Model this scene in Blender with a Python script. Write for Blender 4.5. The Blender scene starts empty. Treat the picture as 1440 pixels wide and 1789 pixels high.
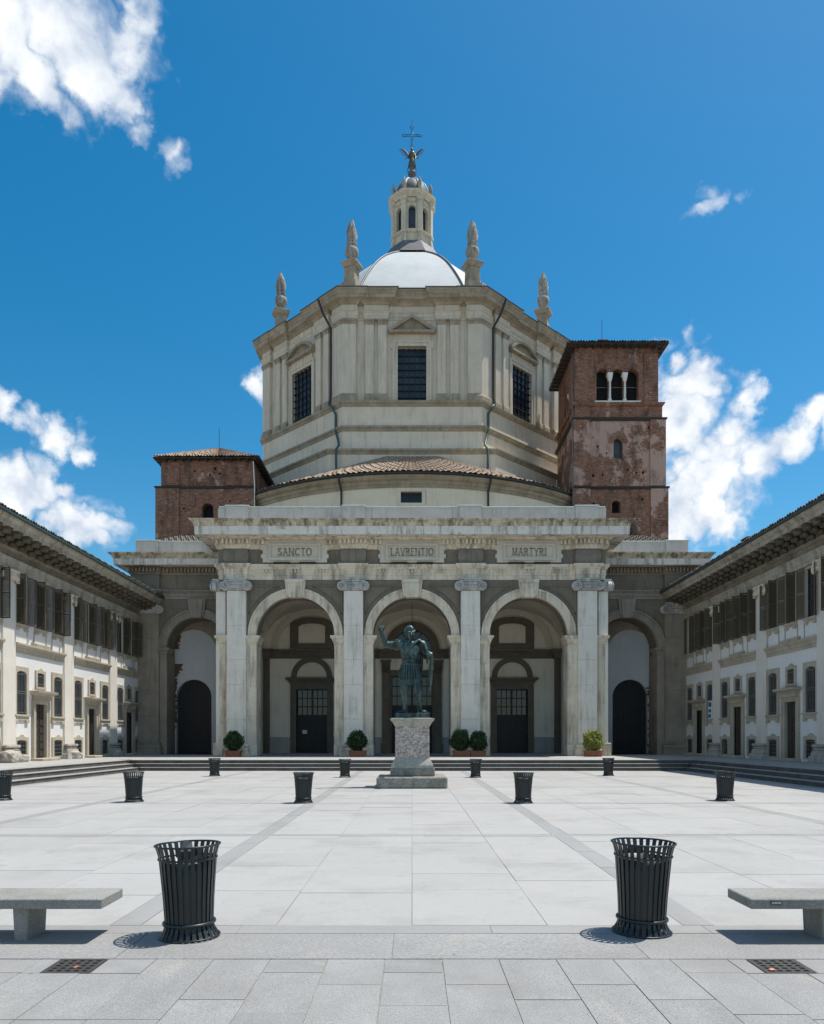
import bpy, bmesh, math, random
from mathutils import Matrix, Vector
random.seed(7)
SC = bpy.context.scene
COL = SC.collection
R = math.radians
PI = math.pi

# ------------------------------------------------------------------ camera
H = 1.70                       # eye height
FPX = 1330.0                   # focal length in photo pixels (photo 1440 wide)
cam_d = bpy.data.cameras.new('camera')
cam = bpy.data.objects.new('camera', cam_d)
COL.objects.link(cam)
cam.location = (0, 0, H)
cam.rotation_euler = (R(90), 0, 0)
cam_d.sensor_fit = 'HORIZONTAL'
cam_d.sensor_width = 36.0
cam_d.lens = 36.0 * FPX / 1440.0
cam_d.shift_y = (1289 - 894.5) / 1440.0
cam_d.clip_end = 6000
cam_d.clip_start = 0.05
SC.camera = cam

# ------------------------------------------------------------------ light
SUNV = Vector((0.38, 0.15, 1.0)).normalized()      # towards the sun
SUN_EL = math.asin(SUNV.z)
SUN_AZ = math.atan2(SUNV.x, SUNV.y)                 # from +Y towards +X
sun_d = bpy.data.lights.new('sun', 'SUN')
sun_d.energy = 4.1
sun_d.angle = R(0.5)
sun_d.color = (1.0, 0.955, 0.88)
sun = bpy.data.objects.new('sun', sun_d)
COL.objects.link(sun)
sun.location = (30, 10, 80)
sun.rotation_euler = (-SUNV).to_track_quat('-Z', 'Y').to_euler()

SC.view_settings.view_transform = 'Standard'
SC.view_settings.look = 'None'
SC.view_settings.gamma = 1.0
SC.view_settings.exposure = 0.46
SC.view_settings.use_curve_mapping = False
SC.render.engine = 'CYCLES'
SC.cycles.max_bounces = 6
SC.cycles.diffuse_bounces = 5

world = bpy.data.worlds.new('World')
SC.world = world
world.use_nodes = True
wn = world.node_tree.nodes
wl = world.node_tree.links
wn.clear()

def N(nodes, typ, **kw):
    n = nodes.new(typ)
    for k, v in kw.items():
        setattr(n, k, v)
    return n

def build_world():
    out = N(wn, 'ShaderNodeOutputWorld')
    bg = N(wn, 'ShaderNodeBackground')
    bg.inputs['Strength'].default_value = 0.14
    sky = N(wn, 'ShaderNodeTexSky', sky_type='NISHITA')
    sky.sun_disc = False
    sky.sun_elevation = SUN_EL
    sky.sun_rotation = SUN_AZ
    sky.altitude = 150
    sky.air_density = 1.0
    sky.dust_density = 0.6
    sky.ozone_density = 2.0
    hs = N(wn, 'ShaderNodeHueSaturation')
    hs.inputs['Saturation'].default_value = 1.46
    hs.inputs['Hue'].default_value = 0.486
    hs.inputs['Value'].default_value = 0.70
    wl.new(sky.outputs[0], hs.inputs['Color'])
    # --- cumulus clouds, laid out on sky directions
    tc = N(wn, 'ShaderNodeTexCoord')
    nrm = N(wn, 'ShaderNodeVectorMath', operation='NORMALIZE')
    wl.new(tc.outputs['Generated'], nrm.inputs[0])
    D = nrm.outputs[0]
    def direc(px, py):
        return Vector(((px - 720) / FPX, 1.0, (1289 - py) / FPX)).normalized()
    # (px, py, radius x px, radius y px, weight)
    blobs = [(90, 55, 210, 120, 1.0), (200, 165, 75, 62, .85), (255, 60, 60, 80, .7), (298, 268, 34, 24, .36), (326, 222, 24, 20, .36),
             (0, 712, 40, 44, .9), (92, 765, 72, 48, .92), (25, 850, 100, 70, 1.0), (140, 920, 86, 66, 1.0), (118, 856, 26, 22, .8),
             (455, 668, 36, 26, .95), (1205, 690, 90, 100, 1.0), (1235, 830, 150, 130, 1.0), (1340, 790, 105, 60, .95),
             (1180, 900, 110, 110, .95), (1150, 760, 120, 150, .9), (1270, 900, 70, 60, .8), (1310, 705, 42, 36, .7), (1425, 735, 50, 45, .9), (1253, 358, 38, 18, .46), (1205, 378, 24, 10, .36),
             ]
    noise = N(wn, 'ShaderNodeTexNoise')
    noise.inputs['Scale'].default_value = 11.0
    noise.inputs['Detail'].default_value = 9.0
    noise.inputs['Roughness'].default_value = 0.60
    wl.new(D, noise.inputs['Vector'])
    warp = N(wn, 'ShaderNodeVectorMath', operation='SUBTRACT')
    wl.new(noise.outputs['Color'], warp.inputs[0])
    warp.inputs[1].default_value = (.5, .5, .5)
    wsc = N(wn, 'ShaderNodeVectorMath', operation='SCALE')
    wl.new(warp.outputs[0], wsc.inputs[0])
    wsc.inputs['Scale'].default_value = 0.075
    DW = N(wn, 'ShaderNodeVectorMath', operation='ADD')
    wl.new(D, DW.inputs[0]); wl.new(wsc.outputs[0], DW.inputs[1])
    prev = None
    for (px, py, rx, ry, wgt) in blobs:
        c = direc(px, py)
        k = FPX * math.sqrt(1 + ((px - 720) / FPX) ** 2 + ((1289 - py) / FPX) ** 2)
        sx, sz = k / rx, k / ry
        s = N(wn, 'ShaderNodeVectorMath', operation='SUBTRACT')
        wl.new(DW.outputs[0], s.inputs[0]); s.inputs[1].default_value = c
        m = N(wn, 'ShaderNodeVectorMath', operation='MULTIPLY')
        wl.new(s.outputs[0], m.inputs[0]); m.inputs[1].default_value = (sx, (sx + sz) * .3, sz)
        l = N(wn, 'ShaderNodeVectorMath', operation='LENGTH')
        wl.new(m.outputs[0], l.inputs[0])
        q = N(wn, 'ShaderNodeMath', operation='MULTIPLY_ADD')      # weight * (1 - len)
        wl.new(l.outputs['Value'], q.inputs[0]); q.inputs[1].default_value = -wgt; q.inputs[2].default_value = wgt
        if prev is None:
            prev = q.outputs[0]
        else:
            mx = N(wn, 'ShaderNodeMath', operation='MAXIMUM')
            wl.new(prev, mx.inputs[0]); wl.new(q.outputs[0], mx.inputs[1])
            prev = mx.outputs[0]
    # unseen cumulus beside and behind the view, coverage raised as white fill light
    n2 = N(wn, 'ShaderNodeTexNoise')
    n2.inputs['Scale'].default_value = 2.3; n2.inputs['Detail'].default_value = 3.0
    wl.new(DW.outputs[0], n2.inputs['Vector'])
    sep = N(wn, 'ShaderNodeSeparateXYZ'); wl.new(D, sep.inputs[0])
    back = N(wn, 'ShaderNodeMapRange')
    wl.new(sep.outputs['Y'], back.inputs['Value'])
    back.inputs['From Min'].default_value = 0.55; back.inputs['From Max'].default_value = 0.25
    b2 = N(wn, 'ShaderNodeMath', operation='MULTIPLY_ADD')
    wl.new(n2.outputs['Fac'], b2.inputs[0]); b2.inputs[1].default_value = 4.0; b2.inputs[2].default_value = -2.0
    b3 = N(wn, 'ShaderNodeMath', operation='ADD')
    wl.new(b2.outputs[0], b3.inputs[0])
    b4 = N(wn, 'ShaderNodeMath', operation='SUBTRACT'); wl.new(back.outputs[0], b4.inputs[0]); b4.inputs[1].default_value = 1.0
    wl.new(b4.outputs[0], b3.inputs[1])
    mx = N(wn, 'ShaderNodeMath', operation='MAXIMUM')
    wl.new(prev, mx.inputs[0]); wl.new(b3.outputs[0], mx.inputs[1])
    shape = mx.outputs[0]
    # fine erosion
    n3 = N(wn, 'ShaderNodeTexNoise')
    n3.inputs['Scale'].default_value = 17.0; n3.inputs['Detail'].default_value = 8.0; n3.inputs['Roughness'].default_value = .56
    wl.new(D, n3.inputs['Vector'])
    er = N(wn, 'ShaderNodeMath', operation='MULTIPLY_ADD')
    wl.new(n3.outputs['Fac'], er.inputs[0]); er.inputs[1].default_value = 1.35; er.inputs[2].default_value = -0.60
    nb = N(wn, 'ShaderNodeTexNoise')                                   # billows: rounded tops, sharp creases
    nb.inputs['Scale'].default_value = 21.0; nb.inputs['Detail'].default_value = 2.0; nb.inputs['Roughness'].default_value = .5
    wl.new(DW.outputs[0], nb.inputs['Vector'])
    nb1 = N(wn, 'ShaderNodeMath', operation='SUBTRACT'); wl.new(nb.outputs['Fac'], nb1.inputs[0]); nb1.inputs[1].default_value = .5
    nb2 = N(wn, 'ShaderNodeMath', operation='ABSOLUTE'); wl.new(nb1.outputs[0], nb2.inputs[0])
    bil = N(wn, 'ShaderNodeMath', operation='MULTIPLY_ADD')
    wl.new(nb2.outputs[0], bil.inputs[0]); bil.inputs[1].default_value = 2.2; bil.inputs[2].default_value = -0.19
    dn0 = N(wn, 'ShaderNodeMath', operation='ADD')
    wl.new(shape, dn0.inputs[0]); wl.new(er.outputs[0], dn0.inputs[1])
    dens = N(wn, 'ShaderNodeMath', operation='ADD')
    wl.new(dn0.outputs[0], dens.inputs[0]); wl.new(bil.outputs[0], dens.inputs[1])
    alpha = N(wn, 'ShaderNodeMapRange', interpolation_type='SMOOTHSTEP')
    wl.new(dens.outputs[0], alpha.inputs['Value'])
    alpha.inputs['From Min'].default_value = 0.10; alpha.inputs['From Max'].default_value = 0.70
    # self shading: look a little towards the sun
    off = N(wn, 'ShaderNodeVectorMath', operation='ADD')
    wl.new(D, off.inputs[0]); off.inputs[1].default_value = (0.012, 0, 0.03)
    n4 = N(wn, 'ShaderNodeTexNoise')
    n4.inputs['Scale'].default_value = 11.0; n4.inputs['Detail'].default_value = 7.0; n4.inputs['Roughness'].default_value = .6
    wl.new(off.outputs[0], n4.inputs['Vector'])
    sh = N(wn, 'ShaderNodeMath', operation='SUBTRACT')
    wl.new(noise.outputs['Fac'], sh.inputs[0]); wl.new(n4.outputs['Fac'], sh.inputs[1])
    sh2 = N(wn, 'ShaderNodeMath', operation='MULTIPLY_ADD')
    wl.new(bil.outputs[0], sh2.inputs[0]); sh2.inputs[1].default_value = 0.35
    wl.new(sh.outputs[0], sh2.inputs[2])
    shr = N(wn, 'ShaderNodeMapRange')
    wl.new(sh2.outputs[0], shr.inputs['Value'])
    shr.inputs['From Min'].default_value = -0.15; shr.inputs['From Max'].default_value = 0.10
    cmix = N(wn, 'ShaderNodeMix', data_type='RGBA')
    wl.new(shr.outputs[0], cmix.inputs[0])
    cmix.inputs[6].default_value = (3.3, 3.75, 4.4, 1)
    cmix.inputs[7].default_value = (5.3, 5.45, 5.6, 1)
    mix = N(wn, 'ShaderNodeMix', data_type='RGBA')
    wl.new(alpha.outputs[0], mix.inputs[0])
    wl.new(hs.outputs[0], mix.inputs[6])
    wl.new(cmix.outputs[2], mix.inputs[7])
    wl.new(mix.outputs[2], bg.inputs['Color'])
    wl.new(bg.outputs[0], out.inputs['Surface'])
build_world()

# ------------------------------------------------------------------ materials
MATS = {}
def rgba(c):
    return (c[0], c[1], c[2], 1.0)

def new_mat(name):
    m = bpy.data.materials.new(name)
    m.use_nodes = True
    nt = m.node_tree
    nt.nodes.clear()
    out = nt.nodes.new('ShaderNodeOutputMaterial')
    bs = nt.nodes.new('ShaderNodeBsdfPrincipled')
    nt.links.new(bs.outputs[0], out.inputs[0])
    MATS[name] = m
    return m, nt.nodes, nt.links, bs

def coords(nodes, links, rnd=True):
    tc = nodes.new('ShaderNodeTexCoord')
    if not rnd:
        return tc.outputs['Object']
    oi = nodes.new('ShaderNodeObjectInfo')
    mu = nodes.new('ShaderNodeMath'); mu.operation = 'MULTIPLY'
    links.new(oi.outputs['Random'], mu.inputs[0]); mu.inputs[1].default_value = 37.0
    ad = nodes.new('ShaderNodeVectorMath'); ad.operation = 'ADD'
    links.new(tc.outputs['Object'], ad.inputs[0]); links.new(mu.outputs[0], ad.inputs[1])
    return ad.outputs[0]

def noise(nodes, links, vec, scale, detail=5, rough=.55, stretch=None):
    if stretch:
        mp = nodes.new('ShaderNodeVectorMath'); mp.operation = 'MULTIPLY'
        links.new(vec, mp.inputs[0]); mp.inputs[1].default_value = stretch
        vec = mp.outputs[0]
    n = nodes.new('ShaderNodeTexNoise')
    n.inputs['Scale'].default_value = scale
    n.inputs['Detail'].default_value = detail
    n.inputs['Roughness'].default_value = rough
    links.new(vec, n.inputs['Vector'])
    return n.outputs['Fac']

def maprange(nodes, links, val, a, b, c=0.0, d=1.0):
    m = nodes.new('ShaderNodeMapRange')
    links.new(val, m.inputs['Value'])
    m.inputs['From Min'].default_value = a; m.inputs['From Max'].default_value = b
    m.inputs['To Min'].default_value = c; m.inputs['To Max'].default_value = d
    return m.outputs[0]

def mixc(nodes, links, fac, a, b, blend='MIX'):
    m = nodes.new('ShaderNodeMix'); m.data_type = 'RGBA'; m.blend_type = blend
    if hasattr(fac, 'links'): links.new(fac, m.inputs[0])
    else: m.inputs[0].default_value = fac
    for v, i in ((a, 6), (b, 7)):
        if hasattr(v, 'links'): links.new(v, m.inputs[i])
        else: m.inputs[i].default_value = rgba(v)
    return m.outputs[2]

def bump(nodes, links, bs, h, strength=.3, dist=.02):
    b = nodes.new('ShaderNodeBump')
    b.inputs['Strength'].default_value = strength
    b.inputs['Distance'].default_value = dist
    links.new(h, b.inputs['Height'])
    links.new(b.outputs[0], bs.inputs['Normal'])

def stone(name, a, b, scale=.8, speck=.0, speck_scale=30, streak=None, streak_amt=.5, streak_rng=(.52, .72), rough=.85, bmp=.25,
          patch=None, patch_rng=(.55, .62), patch_scale=.5, rnd=True, vary=0.0, island=False, gum=0.0):
    m, n, l, bs = new_mat(name)
    v = coords(n, l, rnd)
    base = mixc(n, l, maprange(n, l, noise(n, l, v, scale, 6, .6), .3, .7), a, b)
    if patch:
        f = maprange(n, l, noise(n, l, v, patch_scale, 8, .65), patch_rng[0], patch_rng[1])
        base = mixc(n, l, f, base, patch)
    if streak:
        s1 = noise(n, l, v, 1.0, 6, .65, (3.2, 3.2, .28))
        s2 = noise(n, l, v, .7, 4, .6)
        mu = n.new('ShaderNodeMath'); mu.operation = 'MULTIPLY_ADD'
        l.new(s2, mu.inputs[0]); mu.inputs[1].default_value = .5; mu.inputs[2].default_value = -.25
        ad = n.new('ShaderNodeMath'); ad.operation = 'ADD'
        l.new(s1, ad.inputs[0]); l.new(mu.outputs[0], ad.inputs[1])
        f = maprange(n, l, ad.outputs[0], streak_rng[0], streak_rng[1], 0, streak_amt)
        base = mixc(n, l, f, base, streak)
    fine = noise(n, l, v, speck_scale, 3, .6)
    if speck > 0:
        f = maprange(n, l, fine, .35, .65, 1 - speck, 1 + speck * .6)
        cb = n.new('ShaderNodeCombineColor')
        for i in range(3): l.new(f, cb.inputs[i])
        base = mixc(n, l, 1.0, base, cb.outputs[0], 'MULTIPLY')
    if gum:
        vo = n.new('ShaderNodeTexVoronoi'); vo.inputs['Scale'].default_value = 2.6
        gp = n.new('ShaderNodeNewGeometry'); l.new(gp.outputs['Position'], vo.inputs['Vector'])
        g1 = maprange(n, l, vo.outputs['Distance'], .030, .045, 1, 0)
        sc_ = n.new('ShaderNodeSeparateColor'); l.new(vo.outputs['Color'], sc_.inputs[0])
        g2 = maprange(n, l, sc_.outputs[0], .62, .66, 0, gum)
        mu2 = n.new('ShaderNodeMath'); mu2.operation = 'MULTIPLY'; l.new(g1, mu2.inputs[0]); l.new(g2, mu2.inputs[1])
        base = mixc(n, l, mu2.outputs[0], base, (.10, .095, .09))
        st_ = maprange(n, l, noise(n, l, gp.outputs['Position'], .55, 7, .68), .50, .72, 0, .5)
        base = mixc(n, l, st_, base, (.21, .20, .185))
        st2 = maprange(n, l, noise(n, l, gp.outputs['Position'], 5.0, 6, .7), .56, .74, 0, .45)
        base = mixc(n, l, st2, base, (.24, .225, .205))
    if vary > 0:
        if island:
            g = n.new('ShaderNodeNewGeometry'); rv = g.outputs['Random Per Island']
        else:
            g = n.new('ShaderNodeObjectInfo'); rv = g.outputs['Random']
        f = maprange(n, l, rv, 0, 1, 1 - vary, 1 + vary)
        cb = n.new('ShaderNodeCombineColor')
        for i in range(3): l.new(f, cb.inputs[i])
        base = mixc(n, l, 1.0, base, cb.outputs[0], 'MULTIPLY')
    l.new(base, bs.inputs['Base Color'])
    bs.inputs['Roughness'].default_value = rough
    bs.inputs['Specular IOR Level'].default_value = .3
    if bmp > 0:
        bump(n, l, bs, fine, bmp, .02)
    return m

def plain(name, c, rough=.5, metal=0.0, var=.12, scale=3.0, spec=.5, bmp=0):
    m, n, l, bs = new_mat(name)
    v = coords(n, l)
    f = noise(n, l, v, scale, 5, .6)
    base = mixc(n, l, maprange(n, l, f, .3, .7), tuple(x * (1 - var) for x in c), tuple(x * (1 + var) for x in c))
    l.new(base, bs.inputs['Base Color'])
    bs.inputs['Roughness'].default_value = rough
    bs.inputs['Metallic'].default_value = metal
    bs.inputs['Specular IOR Level'].default_value = spec
    if bmp: bump(n, l, bs, noise(n, l, v, 25, 4), bmp, .02)
    return m

stone('pilaster_stone', (.78, .72, .61), (.86, .80, .69), 1.3, .10, 26, (.34, .30, .245), .6, (.50, .76), .8, .2)
stone('trim_stone', (.68, .59, .44), (.82, .73, .58), 1.1, .12, 22, (.20, .165, .12), .75, (.47, .70), .85, .3)
stone('cornice_stone', (.58, .50, .36), (.73, .65, .51), 1.6, .12, 18, (.13, .105, .075), .85, (.44, .64), .9, .3,
      patch=(.36, .29, .19), patch_rng=(.52, .66), patch_scale=1.1)
stone('corona_stone', (.72, .67, .58), (.82, .77, .68), 1.4, .08, 18, (.22, .19, .15), .75, (.50, .68), .9, .25,
      patch=(.42, .37, .28), patch_rng=(.58, .68), patch_scale=1.6)
stone('capital_stone', (.52, .50, .455), (.64, .62, .57), 2.5, .15, 14, (.2, .19, .17), .6, (.46, .66), .85, .3)
stone('tablet_stone', (.60, .545, .44), (.68, .62, .515), 1.0, .06, 22, (.36, .31, .24), .4, (.52, .76), .85, .2)
stone('letter_shade_stone', (.30, .26, .195), (.38, .335, .26), 2.0, .12, 16, (.2, .17, .13), .5, (.46, .66), .9, .2)  # tablet stone made darker; shadows of the carving are put into the colour
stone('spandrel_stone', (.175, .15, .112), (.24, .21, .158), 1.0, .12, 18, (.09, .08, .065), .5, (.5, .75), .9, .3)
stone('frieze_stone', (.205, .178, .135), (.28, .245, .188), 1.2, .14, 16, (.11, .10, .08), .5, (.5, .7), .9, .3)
stone('side_stone', (.28, .24, .185), (.385, .335, .265), .9, .12, 18, (.15, .135, .11), .55, (.48, .72), .9, .3)
stone('grey_stone', (.36, .35, .33), (.46, .45, .43), 1.2, .12, 22, (.15, .15, .14), .4, (.5, .75), .85, .25)
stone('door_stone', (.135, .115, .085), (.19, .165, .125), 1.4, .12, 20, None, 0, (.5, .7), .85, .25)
stone('attic_stone', (.44, .43, .41), (.54, .53, .51), 1.0, .08, 20, (.22, .23, .22), .45, (.5, .75), .8, .2)
stone('lead_cap', (.42, .52, .48), (.58, .66, .62), 2.0, .05, 20, None, 0, (.5, .7), .5, .1)
stone('plaster_cream', (.72, .64, .49), (.80, .72, .565), .5, .04, 18, (.40, .35, .26), .4, (.52, .8), .95, .15)
stone('plaster_drum', (.65, .565, .44), (.75, .665, .53), .45, .05, 18, (.29, .26, .21), .5, (.5, .8), .95, .15)
stone('drum_stone', (.55, .475, .37), (.70, .62, .495), .7, .09, 16, (.20, .175, .135), .5, (.50, .76), .9, .25)
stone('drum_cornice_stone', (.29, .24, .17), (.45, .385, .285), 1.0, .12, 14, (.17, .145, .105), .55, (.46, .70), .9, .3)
stone('plaster_porch', (.80, .735, .60), (.86, .80, .67), .6, .05, 18, (.32, .28, .21), .4, (.52, .8), .95, .15)
stone('plaster_vault', (.60, .54, .44), (.70, .64, .53), .6, .05, 18, None, 0, (.5, .7), .95, .1)
stone('plaster_white', (.70, .685, .65), (.76, .745, .71), .5, .03, 18, (.50, .49, .46), .30, (.56, .8), .95, .12)
stone('plaster_grey', (.58, .58, .57), (.66, .66, .65), .5, .03, 18, (.36, .36, .35), .3, (.55, .8), .95, .12)
stone('wing_trim', (.40, .345, .26), (.51, .45, .35), 1.2, .09, 22, (.22, .19, .15), .5, (.5, .74), .9, .25)
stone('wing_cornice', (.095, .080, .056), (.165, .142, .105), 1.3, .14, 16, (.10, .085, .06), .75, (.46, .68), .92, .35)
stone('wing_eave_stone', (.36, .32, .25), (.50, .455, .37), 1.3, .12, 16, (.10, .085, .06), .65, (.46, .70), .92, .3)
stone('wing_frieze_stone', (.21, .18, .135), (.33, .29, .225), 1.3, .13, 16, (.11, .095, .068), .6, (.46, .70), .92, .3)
stone('wing_pilaster', (.66, .61, .53), (.74, .69, .61), .8, .05, 22, (.44, .38, .29), .4, (.54, .78), .9, .15)
stone('rough_stone', (.36, .33, .28), (.52, .48, .42), 2.5, .22, 9, (.20, .17, .13), .5, (.5, .7), .95, .6)
stone('plaza_granite', (.350, .345, .331), (.374, .369, .355), .35, .05, 55, None, 0, (.5, .7), .75, .12, patch=(.40, .375, .335), patch_rng=(.60, .74), patch_scale=.6, vary=.026, gum=.45)
stone('plaza_granite_far', (.350, .345, .331), (.374, .369, .355), .35, .05, 55, None, 0, (.5, .7), .75, .12, patch=(.40, .375, .335), patch_rng=(.60, .74), patch_scale=.6, vary=.026, island=True, gum=.35)
stone('band_granite', (.27, .268, .262), (.305, .303, .297), .6, .10, 55, None, 0, (.5, .7), .75, .12, vary=.04, gum=.5)
stone('walk_granite', (.255, .252, .245), (.315, .312, .304), 1.2, .30, 75, None, 0, (.5, .7), .8, .22, patch=(.37, .345, .305), patch_rng=(.60, .74), patch_scale=1.1, vary=.045, gum=.8)
stone('joint_sand', (.22, .21, .19), (.33, .32, .295), 3.0, .2, 40, None, 0, (.5, .7), .95, .3)
stone('step_granite', (.30, .295, .28), (.42, .41, .39), 1.2, .16, 40, (.2, .19, .17), .4, (.5, .75), .85, .2)
stone('riser_shade_stone', (.085, .082, .075), (.14, .135, .125), 1.5, .2, 30, (.05, .05, .045), .5, (.46, .7), .9, .25)  # darkened so the deep shade on the risers sits in the colour
stone('tread_stone', (.27, .265, .25), (.35, .345, .33), 1.2, .12, 40, None, 0, (.5, .7), .85, .15)
stone('old_brick', (.13, .078, .052), (.22, .135, .09), 3.0, .25, 14, (.08, .06, .045), .5, (.46, .68), .95, .4)
stone('bench_stone', (.235, .23, .21), (.31, .305, .285), 1.5, .22, 60, (.17, .16, .13), .45, (.48, .7), .85, .25)
stone('pedestal_granite', (.36, .31, .275), (.50, .44, .39), 6.0, .55, 17, None, 0, (.5, .7), .75, .25)
stone('pedestal_stone', (.33, .32, .27), (.46, .44, .38), 3.0, .18, 20, (.20, .23, .19), .6, (.46, .62), .85, .25)
stone('pedestal_base', (.22, .21, .18), (.36, .34, .30), 3.0, .35, 22, (.12, .12, .09), .5, (.46, .62), .9, .4)
stone('lead_dome', (.42, .445, .445), (.51, .535, .535), .5, .03, 20, (.50, .55, .555), .5, (.5, .75), .55, .06)
stone('dark_lead', (.085, .09, .10), (.15, .155, .165), 1.2, .1, 18, (.24, .25, .26), .4, (.52, .7), .55, .1)
stone('lantern_stone', (.57, .50, .375), (.68, .615, .485), 1.4, .08, 16, (.27, .215, .14), .6, (.48, .72), .9, .2)
stone('urn_stone', (.29, .265, .225), (.42, .39, .34), 2.5, .18, 14, (.12, .11, .09), .7, (.46, .64), .9, .3)
plain('copper_pipe', (.055, .095, .095), .5, .3)
plain('dark_pipe', (.03, .028, .026), .5, .2)
plain('black_metal', (.012, .018, .020), .38, .0, .25, 6, .5)
plain('iron', (.022, .022, .022), .5, .3)
plain('iron_light', (.16, .165, .165), .5, .3)
plain('cast_iron', (.060, .055, .052), .6, .3, .25, 20, .5, .2)
plain('bronze_gilt', (.13, .11, .06), .45, .6)
plain('door_wood', (.018, .017, .016), .55, 0, .3, 8)
plain('door_wood_brown', (.040, .032, .025), .6, 0, .3, 8)
plain('gate_wood', (.013, .013, .014), .6, 0, .3, 5)
plain('shutter_paint', (.105, .085, .056), .6, 0, .12, 4)
plain('pit_dark', (.01, .01, .01), .9)
plain('terracotta', (.33, .125, .065), .8, 0, .15, 5)
plain('soil', (.035, .027, .02), .95)
plain('paper_white', (.72, .74, .76), .7, 0, .03)
plain('poster_blue', (.03, .13, .30), .6, 0, .1)
plain('banner_blue', (.01, .06, .22), .6, 0, .1)
plain('eave_wood', (.045, .035, .028), .8, 0, .3, 6)
plain('column_white', (.76, .72, .65), .7, 0, .08)
plain('plaque_metal', (.09, .10, .10), .4, .4)
plain('litter_orange', (.75, .22, .08), .5)
plain('lamp_white', (.65, .65, .65), .5)

def glass_mat(name, c, rough=.08):
    m, n, l, bs = new_mat(name)
    v = coords(n, l)
    f = noise(n, l, v, 1.3, 3)
    l.new(mixc(n, l, maprange(n, l, f, .35, .65), tuple(x * .6 for x in c), tuple(x * 1.5 for x in c)), bs.inputs['Base Color'])
    bs.inputs['Roughness'].default_value = rough
    bs.inputs['Specular IOR Level'].default_value = .6
    bump(n, l, bs, noise(n, l, v, 1.6, 2), .06, .05)
glass_mat('window_glass', (.018, .022, .028))
glass_mat('drum_glass', (.020, .030, .042), .3)

def bronze_mat():
    m, n, l, bs = new_mat('bronze')
    v = coords(n, l, False)
    f1 = maprange(n, l, noise(n, l, v, 2.2, 7, .65), .38, .66)
    f2 = maprange(n, l, noise(n, l, v, 3.0, 5, .6, (2.2, 2.2, .5)), .48, .68)
    c = mixc(n, l, f1, (.020, .034, .033), (.062, .108, .100))
    c = mixc(n, l, f2, c, (.105, .165, .15))
    f3 = maprange(n, l, noise(n, l, v, 9, 4), .55, .75, 0, .6)
    c = mixc(n, l, f3, c, (.018, .026, .026))
    l.new(c, bs.inputs['Base Color'])
    bs.inputs['Metallic'].default_value = .45
    bs.inputs['Roughness'].default_value = .46
    bump(n, l, bs, noise(n, l, v, 14, 5), .25, .02)
bronze_mat()

def brick_mat(name, plaster_amt):
    m, n, l, bs = new_mat(name)
    tc = n.new('ShaderNodeTexCoord')
    sp = n.new('ShaderNodeSeparateXYZ'); l.new(tc.outputs['Object'], sp.inputs[0])
    ad = n.new('ShaderNodeMath'); ad.operation = 'ADD'
    l.new(sp.outputs['X'], ad.inputs[0]); l.new(sp.outputs['Y'], ad.inputs[1])
    cb = n.new('ShaderNodeCombineXYZ'); l.new(ad.outputs[0], cb.inputs[0]); l.new(sp.outputs['Z'], cb.inputs[1])
    br = n.new('ShaderNodeTexBrick')
    l.new(cb.outputs[0], br.inputs['Vector'])
    br.inputs['Scale'].default_value = 1.0
    br.inputs['Brick Width'].default_value = .42
    br.inputs['Row Height'].default_value = .135
    br.inputs['Mortar Size'].default_value = .018
    br.inputs['Mortar Smooth'].default_value = .2
    br.inputs['Bias'].default_value = -.1
    br.inputs['Color1'].default_value = (.29, .118, .070, 1)
    br.inputs['Color2'].default_value = (.10, .050, .037, 1)
    br.inputs['Mortar'].default_value = (.21, .155, .12, 1)
    v = tc.outputs['Object']
    c = mixc(n, l, maprange(n, l, noise(n, l, v, .7, 6, .65), .35, .65, .0, .5), br.outputs['Color'], (.30, .15, .10))
    # pale bricks scattered
    wn_ = noise(n, l, cb.outputs[0], 3.0, 2, .5, (1, 4.0, 1))
    c = mixc(n, l, maprange(n, l, wn_, .56, .66, 0, .7), c, (.40, .29, .215))
    # remains of render
    pf = maprange(n, l, noise(n, l, v, .42, 9, .68), .56 - plaster_amt, .60 - plaster_amt, 0, .85)
    c = mixc(n, l, pf, c, (.50, .34, .275))
    # soot
    sf = maprange(n, l, noise(n, l, v, 1.0, 6, .65, (1.4, 1.4, .5)), .50, .72, 0, .85)
    c = mixc(n, l, sf, c, (.035, .027, .024))
    l.new(c, bs.inputs['Base Color'])
    bs.inputs['Roughness'].default_value = .92
    bs.inputs['Specular IOR Level'].default_value = .2
    h = noise(n, l, v, 9, 4)
    bump(n, l, bs, h, .6, .05)
brick_mat('brick', -.06)
brick_mat('brick_render', .07)

def tile_mat(name, a, b, dark):
    m, n, l, bs = new_mat(name)
    v = coords(n, l, False)
    c = mixc(n, l, maprange(n, l, noise(n, l, v, 2.2, 5, .7), .36, .64), a, b)
    c = mixc(n, l, maprange(n, l, noise(n, l, v, 5.5, 4, .6), .56, .70, 0, .8), c, dark)
    l.new(c, bs.inputs['Base Color'])
    bs.inputs['Roughness'].default_value = .9
tile_mat('roof_tile', (.26, .18, .125), (.44, .345, .255), (.085, .06, .045))
tile_mat('roof_tile_dark', (.10, .085, .07), (.17, .14, .11), (.04, .035, .03))

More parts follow.
